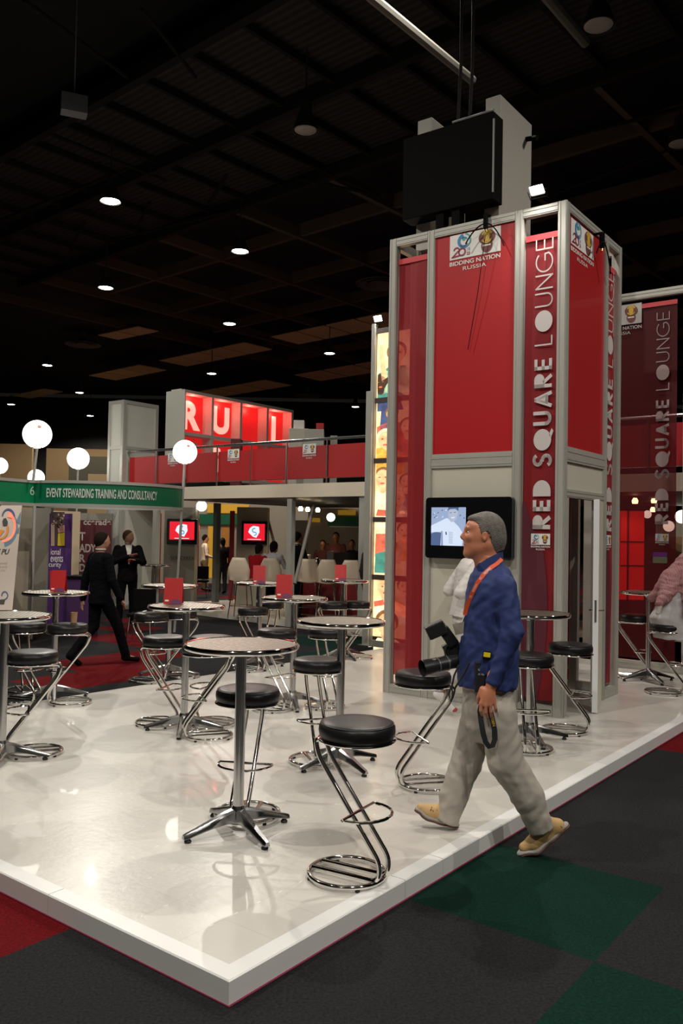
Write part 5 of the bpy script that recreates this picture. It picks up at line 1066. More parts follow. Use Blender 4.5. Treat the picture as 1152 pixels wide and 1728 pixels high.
def solid(name, prims, vox, m, root=None, folds=0.0, clip=None, ffreq=1.0, seed=0):
    """one smooth closed mesh out of a list of prims"""
    pos = [p for p in prims if not p['sub']]; lo = np.min([bounds(p)[0] for p in pos], 0) - vox * 3 - .02; hi = np.max([bounds(p)[1] for p in pos], 0) + vox * 3 + .02
    n = np.ceil((hi - lo) / vox).astype(int) + 1; D = np.full(n, 1.0, np.float32); axs = [lo[i] + np.arange(n[i]) * vox for i in range(3)]
    for p in prims:
        b0, b1 = bounds(p); pad = p['k'] + vox * 3 + folds * 2; i0 = np.maximum(((b0 - pad - lo) / vox).astype(int), 0); i1 = np.minimum(((b1 + pad - lo) / vox).astype(int) + 2, n)
        if (i1 <= i0).any(): continue
        sl = tuple(slice(a, b) for a, b in zip(i0, i1)); X = np.stack(np.meshgrid(*[axs[i][sl[i]] for i in range(3)], indexing='ij'), -1)
        d = pd(p, X).astype(np.float32); D[sl] = -smin(-D[sl], d, p['k']) if p['sub'] else smin(D[sl], d, p['k'])
    if folds or clip is not None:
        I = np.argwhere(np.abs(D) < .05 if clip is None else D < .05); X = lo + I * vox; d = D[tuple(I.T)]
        if folds:
            w_ = X * ffreq + .035 * np.stack([np.sin(X[:, 2] * 17 + seed), np.sin(X[:, 0] * 19 + 1), np.sin(X[:, 0] * 13 + X[:, 1] * 11)], -1)
            rng = np.random.RandomState(seed); s_ = .5 * np.abs(np.sin(w_ @ [31, 14, 58])) + .35 * np.abs(np.sin(w_ @ [-44, 20, 63] + 1))
            for q in range(7):
                kd = rng.randn(3) * [22, 18, 30]; s_ = s_ + np.abs(np.sin(w_ @ kd + rng.rand() * 6)) ** 2 / (1 + .25 * q)
            d = d + folds * (s_ / 2.2 - .9)
        if clip is not None: d = np.maximum(d, clip(X))
        D[tuple(I.T)] = d
    P, Fq = surface_nets(D, lo, vox); me = bpy.data.meshes.new(name); me.from_pydata(P.tolist(), [], Fq.tolist())
    me.polygons.foreach_set('use_smooth', np.ones(len(Fq), bool)); me.update()
    bm = bmesh.new(); bm.from_mesh(me)
    bmesh.ops.smooth_vert(bm, verts=bm.verts, factor=.5, use_axis_x=True, use_axis_y=True, use_axis_z=True)
    bmesh.ops.recalc_face_normals(bm, faces=bm.faces); bm.to_mesh(me); bm.free(); me.materials.append(m)
    o = bpy.data.objects.new(name, me); COL.objects.link(o)
    if root is not None: into(root, o)
    return o
def hitp(prims, px, py, y0, y1, off=.004):      # where the sight line through a point first meets a solid
    r = ray(px, py); t = np.linspace(y0 / r.y, y1 / r.y, 700); X = np.array([0, 0, HC]) + t[:, None] * np.array(r)[None]; D = field(prims, X) - off
    k = np.argmax(D < 0) if (D < 0).any() else len(t) // 2; return Vector(X[k])
def ribbon3(pts, nrm, wd, th=.002, wdirs=None):
    mb = MB(); n = len(pts)
    for i in range(n):
        d = (pts[min(i + 1, n - 1)] - pts[max(i - 1, 0)]).normalized(); nn = nrm[i] if isinstance(nrm, list) else nrm; s = d.cross(nn).normalized(); u = s.cross(d).normalized()
        for a, b in ((-1, -1), (1, -1), (1, 1), (-1, 1)): mb.v.append(tuple(pts[i] + s * a * wd / 2 + u * b * th / 2))
    for i in range(n - 1):
        for q in range(4): r = (q + 1) % 4; mb.f.append((i * 4 + q, i * 4 + r, i * 4 + 4 + r, i * 4 + 4 + q)); mb.m.append(0); mb.sm.append(q % 2 == 0)
    mb.f += [(0, 1, 2, 3), (n * 4 - 4, n * 4 - 1, n * 4 - 2, n * 4 - 3)]; mb.m += [0, 0]; mb.sm += [False, False]; return mb

SKIN = mat('skin_ruddy', (.55, .21, .12), .42, noise=.12, nscale=25); SKINB = mat('skin_brown', (.22, .09, .04), .55); SKINP = mat('skin_pale', (.40, .20, .13), .55)
EYEW = mat('eye_white', (.6, .57, .52), .3); EYED = mat('eye_dark', (.03, .02, .015), .2)
# ------------------------------------------------------------------ the walking photographer
def photographer():
    h = at
    foot = fl(800, 1412); root = thing('person', 'grey-haired man in navy shirt and khaki trousers striding past with a camera', 'person', (foot.x, foot.y, 0))
    # shirt
    def sec(y, xl, xr, ry, Y=5.0): a, b = h(xl, y, Y), h(xr, y, Y); return ((a.z + b.z) / 2, (a.x + b.x) / 2, Y, (b.x - a.x) / 2, ry)
    tors = loft([sec(944, 808, 846, .068), sec(953, 802, 852, .095), sec(966, 796, 862, .15), sec(982, 790, 869, .195), sec(1005, 786, 874, .212), sec(1040, 781, 873, .205), sec(1080, 777, 873, .20), sec(1110, 773, 875, .20), sec(1140, 771, 874, .205), sec(1158, 770, 873, .21)], .02)
    armL = chain([h(851, 990, 4.82), h(864, 1068, 4.755), h(832, 1150, 4.765)], [.073, .061, .046], .03)
    armR = chain([h(845, 990, 5.18), h(850, 1065, 5.24), h(800, 1098, 5.16)], [.072, .058, .045], .03)
    hem = h(0, 1158, 5.0).z; xs = h(812, 1130, 5.0).x
    def hemclip(X):
        zb = hem + .145 * np.exp(-((X[:, 0] - xs) / .07) ** 2) * (np.abs(X[:, 1] - 5.0) > .06); isarm = field(armL, X) < field([tors], X)
        return np.where(isarm, h(830, 1156, 4.77).z - X[:, 2], zb - X[:, 2])
    shirt_p = [tors] + armL + armR
    NAVY = mat('navy_cotton', (.014, .030, .135), .75, noise=.12, nscale=40, bump=.15, bscale=220)
    shirt = solid('shirt', shirt_p, .0075, NAVY, root, folds=.008, clip=hemclip, seed=3)
    # collar
    cp = [h(806, 962, 4.93), h(812, 957, 4.905), h(826, 948, 4.90), h(842, 940, 4.93), h(848, 937, 5.0), h(842, 940, 5.07), h(826, 948, 5.10), h(812, 957, 5.095), h(805, 962, 5.06)]
    wpart(root, 'shirt_collar', ribbon3(cp, [Vector((p.x - h(827, 950, 5).x, p.y - 5.0, 0)).normalized() for p in cp], .048, .006), NAVY)
    # trousers
    KH = mat('khaki_cotton', (.42, .38, .33), .8, noise=.07, nscale=30, bump=.12, bscale=200)
    hips = loft([sec(1108, 782, 870, .165), sec(1150, 779, 868, .175), sec(1195, 779, 869, .175), sec(1225, 784, 862, .15), sec(1250, 800, 845, .10)], .05)
    lR = chain([h(808, 1205, 5.08), h(788, 1282, 5.08), h(765, 1343, 5.08), h(752, 1392, 5.07)], [.108, .094, .084, .070], .02)
    lL = chain([h(838, 1205, 4.91), h(853, 1284, 4.90), h(890, 1343, 4.90), h(915, 1404, 4.92)], [.118, .106, .094, .074], .02)
    zR = h(753, 1386, 5.07); zL = h(913, 1401, 4.92)
    def cuffs(X):
        nR = np.array([.35, 0, .94]); nL = np.array([-.35, 0, .94]); a = -((X - V3(zR)) @ nR); b = -((X - V3(zL)) @ nL); return np.where(X[:, 0] < h(815, 1300, 5).x, a, b)
    tr_p = [hips] + lR + lL
    tr = solid('trousers', tr_p, .0075, KH, root, folds=.0075, clip=cuffs, seed=11, ffreq=.8)
    # body
    P = []
    P += [ball(h(820, 897, 5), .108, .075, .110, .02), ball(h(802, 908, 5), .072, .062, .095, .03), ball(h(797, 888, 5), .036, .060, .040, .02)]
    P += [cone(h(791, 934, 5), h(822, 920, 4.955), .022, .028, .03), cone(h(791, 934, 5), h(822, 920, 5.045), .022, .028, .03), ball(h(789, 934, 5), .022, .024, .018, .02), ball(h(800, 925, 5), .05, .05, .045, .03)]
    P += [cone(h(786, 894, 5), h(779, 905.5, 5), .0085, .0115, .010), ball(h(782, 909, 5), .014, .017, .008, .008), ball(h(788, 891, 5), .012, .045, .009, .015), ball(h(792, 907, 5 - .035), .025, .02, .02, .02), ball(h(792, 907, 5 + .035), .025, .02, .02, .02)]
    P += [ball(h(785.5, 918, 5), .011, .026, .006, .010), ball(h(786.5, 923.5, 5), .011, .023, .006, .010)]
    for s in (-1, 1):
        P += [ball(h(786.5, 898.5, 5 + s * .034), .010, .017, .009, .008, sub=True)]
        ec = h(817.5, 905, 5 + s * .076); P += [ball(ec, .016, .010, .031, .008), ball(ec + Vector((-.002, s * .010, .004)), .009, .006, .018, .004, sub=True)]
    P += [cone(h(822, 925, 5), h(829, 985, 5), .060, .070, .03), cone(h(808, 940, 5), h(818, 965, 5), .034, .05, .03)]
    P += [loft([(s_[0], s_[1], s_[2], s_[3] * .82, s_[4] * .82) for s_ in tors['s']], .03)] + [dict(q, r0=q['r0'] * .72, r1=q['r1'] * .72) for q in armL + armR + lR[:2] + lL[:2] + chain([h(765, 1343, 5.08), h(754, 1368, 5.07)], [.084, .052], .02) + chain([h(890, 1343, 4.90), h(914, 1384, 4.93)], [.096, .052], .02)] + [dict(hips, s=hips['s'] * [1, 1, 1, .85, .85])]
    # near hand: palm, four fingers and thumb
    wr = h(829, 1150, 4.765); fdn = Vector((0, 1, 0))
    P += [cone(h(831, 1140, 4.765), h(828, 1157, 4.765), .029, .027, .02, fdn, .75)]
    kn = [h(812, 1187, 4.755), h(819.5, 1190, 4.75), h(827, 1189, 4.752), h(833.5, 1185, 4.758)]
    for q, r in zip(kn, (.0145, .0145, .014, .0125)): P.append(cone(h(828, 1158, 4.765), q, .021, r, .012, fdn, .85))
    P.append(ball(h(822, 1174, 4.76), .040, .017, .045, .012))
    tips = [[h(811, 1199, 4.757), h(813, 1207.5, 4.772)], [h(819.5, 1202, 4.752), h(821, 1211, 4.768)], [h(828, 1201, 4.753), h(829, 1209.5, 4.768)], [h(836, 1195, 4.758), h(837, 1201, 4.772)]]
    for q, tt, r in zip(kn, tips, (.0098, .010, .0096, .0086)): P += [cone(q, tt[0], r * 1.12, r, .004), cone(tt[0], tt[1], r, r * .86, .004)]
    P += [cone(h(814, 1163, 4.775), h(807.5, 1176, 4.785), .019, .0125, .012), cone(h(807.5, 1176, 4.785), h(806, 1186, 4.80), .0118, .0095, .005)]
    # far hand closed on the camera grip
    c0 = h(778, 1101, 5.13); P += [cone(h(800, 1098, 5.16), h(785, 1100, 5.14), .03, .026, .02), ball(c0, .042, .028, .035, .015)]
    for k in range(4): a = h(773 - k * .5, 1092 + k * 6, 5.115); b = h(765, 1093 + k * 6, 5.09); P += [cone(a, b, .0105, .0095, .004), cone(b, b + Vector((.008, -.035, -.004)), .0095, .0085, .004)]
    P += [cone(h(780, 1090, 5.10), h(770, 1084, 5.07), .013, .010, .008)]
    # ankles and feet
    P += [cone(h(753, 1366, 5.07), h(758, 1377, 5.07), .034, .026, .02), cone(h(758, 1377, 5.07), h(722, 1366, 5.085), .024, .018, .02), cone(h(918, 1380, 4.93), h(930, 1396, 4.945), .034, .026, .02), cone(h(930, 1396, 4.945), h(892, 1424, 4.945), .024, .02, .02)]
    body = solid('body', P, .0042, SKIN, root)
    # face details
    for s in (-1, 1):
        ec = h(790.8, 898.6, 5 + s * .034); ew = MB().lathe([(.0105 * math.sin(math.pi * k / 10), -.0105 * math.cos(math.pi * k / 10)) for k in range(11)], ec, 16).build('eye', EYEW); into(root, ew)
        d = Vector((-.9, s * .35, 0)).normalized(); iris = MB().lathe([(.005 * math.sin(math.pi * k / 8), -.005 * math.cos(math.pi * k / 8)) for k in range(9)], ec + d * .0072, 12).build('iris', EYED); iris.parent = ew
        wpart(root, 'eyebrow', MB().tube([h(785.6, 891.5, 5 + s * .014), h(787, 889.8, 5 + s * .028), h(791, 890.5, 5 + s * .046)], [.003, .0042, .0028], 6), mat('brow_grey', (.14, .11, .09), .8))
    wpart(root, 'mouth', MB().tube([h(786.4, 920.9, 4.976), h(783.6, 921, 5.0), h(786.4, 920.9, 5.024)], [.002, .003, .002], 6), mat('lip_tone', (.30, .08, .06), .5))
    # hair
    HAIR = mat('hair_grey', (.155, .14, .125), .75, noise=.6, nscale=45, bump=.9, bscale=170)
    nt = HAIR.node_tree; nz = [n for n in nt.nodes if n.type == 'TEX_NOISE'][0]
    hp_ = [ball(h(820.5, 896, 5), .115, .083, .117, .01), ball(h(832, 910, 5), .078, .074, .082, .02), ball(h(803, 875, 5), .050, .056, .024, .02), cone(h(832, 912, 5), h(836, 928, 5), .054, .045, .03)]
    X0 = lambda px, py: V3(h(px, py, 5))
    def side(X, a, b):      # signed distance above the line a-b in the profile plane
        a, b = X0(*a), X0(*b); d = b - a; n_ = np.array([-d[2], 0, d[0]]); n_ /= np.linalg.norm(n_); return (X - a) @ n_
    def hclip(X):
        l1 = side(X, (788, 876), (813, 889)); bx = X[:, 0] - X0(808 , 900)[0] + (X[:, 2] - X0(808, 900)[2]) * .25; bx2 = X[:, 0] - X0(825.5, 900)[0]; z1_ = X[:, 2] - X0(812, 906)[2]; z2_ = X[:, 2] - X0(840, 931)[2] - (X[:, 0] - X0(840, 931)[0]) * .35
        jj = .0025 * np.sin(X[:, 0] * 900) + .002 * np.sin(X[:, 1] * 700 + X[:, 2] * 500)
        reg = np.maximum(l1, np.maximum(np.minimum(bx, z1_), np.minimum(bx2, z2_))); ear = np.sqrt((X[:, 0] - X0(817.5, 905)[0]) ** 2 + ((X[:, 2] - X0(817, 906)[2]) * .55) ** 2) - .0175
        return np.maximum(-reg, -ear) + jj
    solid('hair', hp_, .0042, HAIR, root, clip=hclip)
    # shoes
    TANL = mat('tan_nubuck', (.52, .33, .14), .75, noise=.12, nscale=40, bump=.2, bscale=180); SOLE = mat('brown_rubber_sole', (.13, .045, .03), .6); MID = mat('grey_midsole', (.32, .30, .29), .6); LACE = mat('dark_lace', (.035, .035, .02), .8)
    for nm, pts, rs, sp, up in (('front', [h(762, 1382, 5.07), h(745, 1377, 5.075), h(724, 1370, 5.085), h(711, 1364, 5.09)], [.044, .040, .039, .030], [h(765, 1391, 5.07), h(742, 1385, 5.075), h(722, 1378, 5.085), h(708, 1368, 5.09)], h(752, 1366, 5.07)),
                            ('back', [h(940, 1394, 4.945), h(922, 1408, 4.945), h(900, 1422, 4.945), h(884, 1430, 4.945)], [.040, .040, .039, .030], [h(951, 1395, 4.945), h(931, 1413, 4.945), h(905, 1434, 4.945), h(881, 1439, 4.945)], h(921, 1390, 4.93))):
        dl = (pts[0] - pts[-1]).normalized(); upv = Vector((0, 1, 0)).cross(dl); upv = upv if upv.z > 0 else -upv
        sc_ = lambda X, s0=V3(sp[0]), s1=V3(sp[2]): None
        sh = solid('shoe', chain(pts, rs, .02) + [cone(pts[0], up, .040, .044, .02), cone(pts[2], up, .032, .036, .03)], .0055, TANL, root)
        ms = solid('midsole', chain([p + upv * .006 for p in sp], [.036, .038, .043, .034], .015, fd=upv, fq=.42), .0055, MID, None); ms.parent = sh
        so = solid('outsole', chain([p - upv * .007 for p in sp], [.037, .036, .042, .034], .012, fd=upv, fq=.30), .0055, SOLE, None); so.parent = sh
        shp = chain(pts, rs, .02) + [cone(pts[0], up, .040, .044, .02), cone(pts[2], up, .032, .036, .03)]; tp = [pts[2] + upv * .040, pts[1] * .45 + pts[2] * .55 + upv * .052, pts[1] * .8 + pts[2] * .2 + upv * .060]; mb = MB()
        for q in tp:
            q = q - Vector((0, q.y - pts[1].y, 0)); mb.tube([q + Vector((0, -.034, -.020)) + dl * .008, q + Vector((0, -.018, -.002)), q + Vector((0, .0, .004)), q + Vector((0, .025, -.006)) - dl * .008], .0034, 5); mb.tube([q + Vector((0, -.034, -.020)) - dl * .008, q + Vector((0, -.018, -.002)), q + Vector((0, 0, .004)), q + Vector((0, .025, -.006)) + dl * .008], .0034, 5)
        lc = mb.build('lace', LACE); lc.parent = sh
        if nm == 'back': hl = pts[0] + dl * .012; text_on('heel_lettering', 'CAT', .014, None, 0, 0, 0, DK, root, xdir=(dl * -1).normalized(), ydir=upv, P=hitp(chain(pts, rs, .02), 943, 1398, 4.6, 5.2, .003), bold=.04)
    # ---- worn and carried things
    LAN = mat('orange_lanyard', (.75, .09, .02), .5)
    lp = [hitp(shirt_p, *q, 4.5, 5.3, .010) for q in ((838, 951), (828, 958), (816, 969), (805, 984), (797, 1000), (791, 1014), (786, 1027), (784, 1038))]; lp = [h(846.5, 943, 4.93)] + lp
    t = thing('lanyard', 'orange lanyard with white printing slung around the navy-shirted man with badge', 'lanyard', lp[-1])
    wpart(t, 'ribbon', ribbon3(lp, Vector((-.25, -1, .2)).normalized(), .024, .002), LAN)
    for k in (2, 3, 4, 5):
        a, b = lp[k], lp[k + 1]; d = (b - a).normalized(); nn = Vector((-.25, -1, .2)).normalized(); s = d.cross(nn).normalized()
        text_on('lanyard_lettering', 'SOCCEREX' if k % 2 == 0 else 'O', .011, None, 0, 0, 0, WHITE, t, width=.055 if k % 2 == 0 else .014, xdir=-d, ydir=s if s.x < 0 else -s, P=(a + b) / 2 + nn * .004, bold=.02)
    lpb = [h(783, 1030, 5.1), h(780, 1045, 5.03)]
    wpart(t, 'clip', MB().tube([h(784, 1038, 4.93), h(780.5, 1046, 4.95), h(779.5, 1052, 4.96)], .004, 6), CHROME)
    bc = [h(763, 1053, 4.97), h(783, 1049, 4.95), h(781, 1072, 4.95), h(769, 1075, 4.97)]
    wpart(t, 'badge', MB().poly(bc, .003, (0, -1, 0)), mat('badge_grey_print', (.30, .27, .23), .25)); 
    wpart(t, 'badge_strip', MB().add([b + Vector((0, -.0045, 0)) for b in (bc[3], bc[2], bc[2] * .85 + bc[1] * .15, bc[3] * .85 + bc[0] * .15)], [(0, 1, 2, 3)]), WHITE)
    # holster with radio
    yb = hitp(tr_p, 811, 1145, 4.4, 5.2, 0).y - .012; hc = h(810, 1138, yb)
    t = thing('radio_holster', 'black radio holster hanging on the hip of the navy-shirted man', 'holster', hc)
    wpart(t, 'pouch', MB().box(h(809.5, 1142, yb), (.062, .035, .175), (Vector((1, 0, .02)).normalized(), Vector((0, 1, 0)), ZV)), mat('black_nylon', (.012, .014, .02), .5), bevel=.008)
    for k, (px, py, s_) in enumerate(((811, 1130, 'C. ID'), (812, 1138, 'FI 100'))): text_on('pouch_lettering', s_, .010, None, 0, 0, 0, WHITE, t, xdir=Vector((1, 0, 0)), ydir=ZV, P=h(px, py, yb - .0195))
    tg = hitp(shirt_p, 821, 1104, 4.4, 5.2, .016)
    t = thing('yellow_tag', 'small yellow tag in a black clip on the side of the navy shirt', 'tag', tg)
    axt = (Vector((1, 0, -.12)).normalized(), Vector((0, 1, 0)), Vector((.12, 0, 1)).normalized())
    wpart(t, 'tag_clip', MB().box(tg + Vector((0, 0, -.008)), (.044, .012, .048), axt), BLACKM, bevel=.003); wpart(t, 'tag_face', MB().box(tg + Vector((0, -.008, -.002)), (.038, .004, .026), axt), mat('tag_yellow', (.80, .60, .02), .4))
    # hand strap loop
    sp_ = [h(*q) for q in ((812, 1190, 4.775), (809.5, 1200, 4.775), (811.5, 1218, 4.765), (815, 1238, 4.765), (819, 1252, 4.765), (825, 1260, 4.768), (831, 1258, 4.772), (834.5, 1248, 4.775), (834, 1232, 4.775), (830.5, 1214, 4.775), (826, 1198, 4.78), (823, 1190, 4.785))]
    STR = mat('strap_webbing', (.014, .016, .02), .6)
    t = thing('camera_strap', 'looped black and yellow camera strap dangling from the fingers of the walking man', 'strap', sp_[5])
    wds = [Vector((-.1, -1, .0)).normalized()] * 12
    wpart(t, 'webbing', ribbon3(sp_, wds, .030, .0025), STR)
    dl = (sp_[8] - sp_[10]).normalized(); text_on('strap_lettering', 'NIKON', .017, None, 0, 0, 0, mat('strap_yellow', (.50, .34, .03), .5), t, width=.075, xdir=-dl, ydir=Vector((-dl.z, 0, dl.x)).normalized() * -1 if False else Vector((dl.z, 0, -dl.x)).normalized(), P=sp_[9] + Vector((0, -.006, 0)), bold=.03)
    # camera
    cb = h(765, 1103, 5.06); t = thing('camera', 'black reflex camera with tilted flash and long lens held by the walking man', 'camera', cb)
    CB = mat('camera_black', (.012, .012, .013), .38); CG_ = mat('lens_grey_ring', (.10, .10, .11), .3)
    def obox(p0, p1, w_, d_, name, m, bev=.005):     # a box along p0-p1
        d = (p1 - p0); L = d.length; d.normalize(); s = Vector((0, 1, 0)); u = d.cross(s).normalized(); s = u.cross(d).normalized(); return wpart(t, name, MB().box((p0 + p1) / 2, (L, w_, d_), (d, u, s)), m, bevel=bev)
    obox(h(756, 1084, 5.05), h(776, 1122, 5.05), .095, .07, 'camera_body', CB, .012); obox(h(746, 1060, 5.03), h(766, 1088, 5.03), .066, .065, 'flash_body', CB, .008)
    obox(h(721, 1069, 5.02), h(750, 1056, 5.02), .082, .085, 'flash_head', CB, .008); obox(h(720, 1069.5, 5.02), h(722, 1068.6, 5.02), .074, .076, 'flash_window', mat('fresnel_grey', (.06, .06, .06), .2), .002)
    obox(h(744, 1052, 5.04), h(749, 1061, 5.04), .035, .05, 'flash_hinge', mat('hinge_grey', (.10, .09, .08), .5), .004)
    for a, b in (((752, 1066), (757, 1070)), ((760, 1076), (762.5, 1079))): obox(h(*a, 5.005), h(*b, 5.005), .02, .004, 'flash_button', mat('button_grey', (.28, .28, .30), .4), .001)
    L0, L1 = h(770, 1115, 5.03), h(712, 1128, 4.95); dd_ = (L1 - L0); mb = MB()
    mb.tube([L0, L0 + dd_ * .30], .042, 24); mb.tube([L0 + dd_ * .30, L0 + dd_ * .55], .044, 24); mb.tube([L0 + dd_ * .55, L0 + dd_ * .72], [.042, .046], 24); wpart(t, 'lens', mb, CB)
    wpart(t, 'lens_hood', MB().tube([L0 + dd_ * .72, L1], [.046, .050], 24, caps=False).tube([L0 + dd_ * .74, L0 + dd_ * .75], .043, 24), CB)
    for f_ in (.28, .54): wpart(t, 'lens_ring', MB().tube([L0 + dd_ * f_, L0 + dd_ * (f_ + .03)], .0455, 24), CG_)
    wpart(t, 'strap', ribbon3([h(763, 1086, 5.0), h(753, 1090, 5.0), h(750, 1098, 5.0), h(752, 1110, 5.0), h(758, 1122, 5.0)], Vector((0, -1, 0)), .010, .002), STR)
    wpart(t, 'cord', MB().tube([h(774, 1122, 4.98), h(766, 1140, 4.96), h(762, 1160, 4.95), h(764, 1176, 4.95), h(768, 1160, 4.95), h(784, 1135, 4.83), h(792, 1118, 4.80)], .006, 6), STR)
    wpart(t, 'cord', MB().tube([h(761, 1158, 4.96), h(757, 1172, 4.95), h(760, 1184, 4.95), h(765, 1170, 4.95)], .006, 6), STR)
photographer()

# ------------------------------------------------------------------ the other visitors
BASE = dict(hd=(.02, 0, 1.625), nk=(0, 0, 1.47), ch=(0, 0, 1.28), pv=(0, 0, .95), sL=(0, .185, 1.41), eL=(-.02, .235, 1.12), wL=(.05, .24, .87), sR=(0, -.185, 1.41), eR=(-.02, -.235, 1.12), wR=(.05, -.24, .87),
            hL=(0, .085, .92), kL=(.02, .10, .50), aL=(0, .105, .085), hR=(0, -.085, .92), kR=(.02, -.10, .50), aR=(0, -.105, .085), fL=(.17, .115, .03), fR=(.17, -.115, .03))
CLOTH = {}
def visitor(label, loc, yaw, H=1.76, pose=None, top=('jacket', (.01, .01, .012)), bottom=(.01, .01, .012), hair=(.05, .03, .02), skin_=None, vox=.013, long_hair=False, tie=False, hat=None, shoes=(.01, .01, .01), lean=0, top_z=None, short=False, extra=None, skirt=None):
    J = dict(BASE); J.update(pose or {}); s = H / 1.76; loc = Vector(loc); f = Vector((math.cos(yaw), math.sin(yaw), 0)); l = Vector((-f.y, f.x, 0))
    w_ = lambda q: loc + (f * q[0] + l * q[1] + ZV * q[2]) * s
    J = {k: w_(v) for k, v in J.items()}; root = thing('person', label, 'person', loc, 0)
    up = (J['nk'] - J['pv']).normalized(); fr_f = (f - up * f.dot(up)).normalized(); Mx = np.array([fr_f, l, up]).T; Mx = np.array([[fr_f[i], up.cross(fr_f)[i], up[i]] for i in range(3)]); fr = (V3(J['pv']), Mx); L = (J['nk'] - J['pv']).length
    def torso(g, z0=-.02): return loft([(z0 * L, 0, 0, .118 * s + g, .165 * s + g), (.25 * L, .008, 0, .112 * s + g, .155 * s + g), (.55 * L, .01, 0, .122 * s + g, .175 * s + g), (.80 * L, .0, 0, .112 * s + g, .19 * s + g), (.93 * L, -.005, 0, .08 * s + g, .14 * s + g), (1.02 * L, 0, 0, .05 * s + g, .06 * s + g)], .03, fr)
    def arms(g, n=2, both=('L', 'R')):
        out = []
        for q in both: out += [cone(J['s' + q], J['e' + q], .056 * s + g, .044 * s + g, .03)] + ([cone(J['e' + q], J['w' + q], .044 * s + g, .030 * s + g, .015)] if n == 2 else [])
        return out
    def legs(g, lo=1.0):
        out = []
        for q in 'LR': a = J['a' + q].lerp(J['k' + q], 1 - lo); out += [cone(J['h' + q], J['k' + q], .085 * s + g, .058 * s + g, .03), cone(J['k' + q], a, .058 * s + g, (.042 + .012 * (1 - lo)) * s + g * 1.2, .02)]
        return out
    hd = J['hd']; sk = skin_ or SKINP; mv = vox * .7
    hf = fr_f if extra is None or 'look' not in extra else (f * math.cos(extra['look']) + l * math.sin(extra['look'])); hl_ = Vector((-hf.y, hf.x, 0)).normalized()
    Rh = np.array([[*hf], [*hl_], [*hf.cross(hl_)]])
    P = [ball(hd, .097 * s, .076 * s, .115 * s, .02, Rh), ball(hd + hf * .02 * s - ZV * .045 * s, .070 * s, .058 * s, .075 * s, .03, Rh), cone(hd + hf * .093 * s + ZV * .005, hd + hf * .105 * s - ZV * .025 * s, .009 * s, .014 * s, .01), cone(hd - ZV * .06 * s - hf * .02, J['nk'], .052 * s, .055 * s, .03)]
    for q in (-1, 1): P.append(ball(hd + hl_ * q * .078 * s - ZV * .01, .014, .008, .028, .01, Rh))
    P += [torso(-.02)] + arms(-.008) + legs(-.012)
    for q in 'LR':
        d = (J['w' + q] - J['e' + q]).normalized(); side_ = l if abs(d.dot(l)) < .8 else f; p0 = J['w' + q]; P.append(cone(p0, p0 + d * .075 * s, .026 * s, .034 * s, .015, side_.cross(d), .5))
        sgn = 1 if q == 'L' else -1; across = side_.cross(d).cross(d).normalized()
        for k in range(4): b = p0 + d * .09 * s + across * (.024 - .016 * k) * s; c = b + d * (.05 if k != 3 else .038) * s - side_ * .006 * sgn; P.append(cone(b, c, .0095 * s, .0085 * s, .004)); P.append(cone(c, c + (d * .5 - side_ * sgn * .5) * .03 * s, .0085 * s, .0075 * s, .004))
        P.append(cone(p0 + d * .03 * s + across * .02, p0 + d * .08 * s + across * .05 * s, .012 * s, .009 * s, .008))
        ft = J['f' + q]; an = J['a' + q]; P.append(cone(an, ft, .034 * s, .028 * s, .02)); 
    solid('body', P, mv, sk, root)
    key = lambda c, n: mat('cloth_%s_%03d%03d%03d' % (n, c[0] * 999, c[1] * 999, c[2] * 999), c if c[0] > .03 else tuple(q * .5 for q in c), .9, noise=.1, nscale=30, spec=.08)
    kind, tc = top; g = (extra or {}).get('g', .016 if kind == 'jacket' else .006)
    tp = [torso(g, -.28 if kind == 'jacket' else -.10)] + arms(min(g, .02), 1 if short else 2)
    solid('jacket' if kind == 'jacket' else 'shirt', tp, vox * .8, key(tc, 'top'), root, folds=.005, seed=5)
    if kind == 'jacket': wpart(root, 'shirt_collar', MB().tube([J['nk'] + ZV * .045 * s + hf * .058 * s * math.cos(a * .37) + hl_ * .06 * s * math.sin(a * .37) for a in range(17)], .012 * s, 6, True), key((.55, .52, .48), 'white'))
    tr = legs(.014) + [loft([(-.22 * L, 0, 0, .115 * s, .16 * s), (.06 * L, 0, 0, .112 * s, .15 * s)], .03, fr)]
    if bottom: solid('trousers', tr if not skirt else legs(.014, .45) + tr[-1:], vox * .8, key(bottom, 'bottom'), root, folds=.005, seed=8)
    for q in 'LR':
        an, ft = J['a' + q], J['f' + q]; dn = Vector((0, 0, .005)); so = solid('shoe', [cone(an - dn * 4 - (ft - an).normalized() * .025, ft, .045 * s, .040 * s, .02, ZV, .8), cone(an, an - dn, .044 * s, .046 * s, .02)], vox * .7, key(shoes, 'shoe'), root)
    hm = key(hair, 'hair'); hb = hd + ZV * .012 * s - hf * .012 * s; n1 = (-hf * .55 + ZV * .62).normalized()
    hs = [ball(hb, .104 * s, .085 * s, .117 * s, .01, Rh)]
    if long_hair: hs += [cone(hd - hf * .05 * s, hd - hf * .09 * s - ZV * .22 * s, .08 * s, .05 * s, .03, hf, .7)]
    cc, nn1 = V3(hd + hf * .035 * s + ZV * .045 * s), np.array([*(hf * .80 - ZV * .6).normalized()])
    solid('hair', hs, mv, hm, root, clip=lambda X: (X - cc) @ nn1)
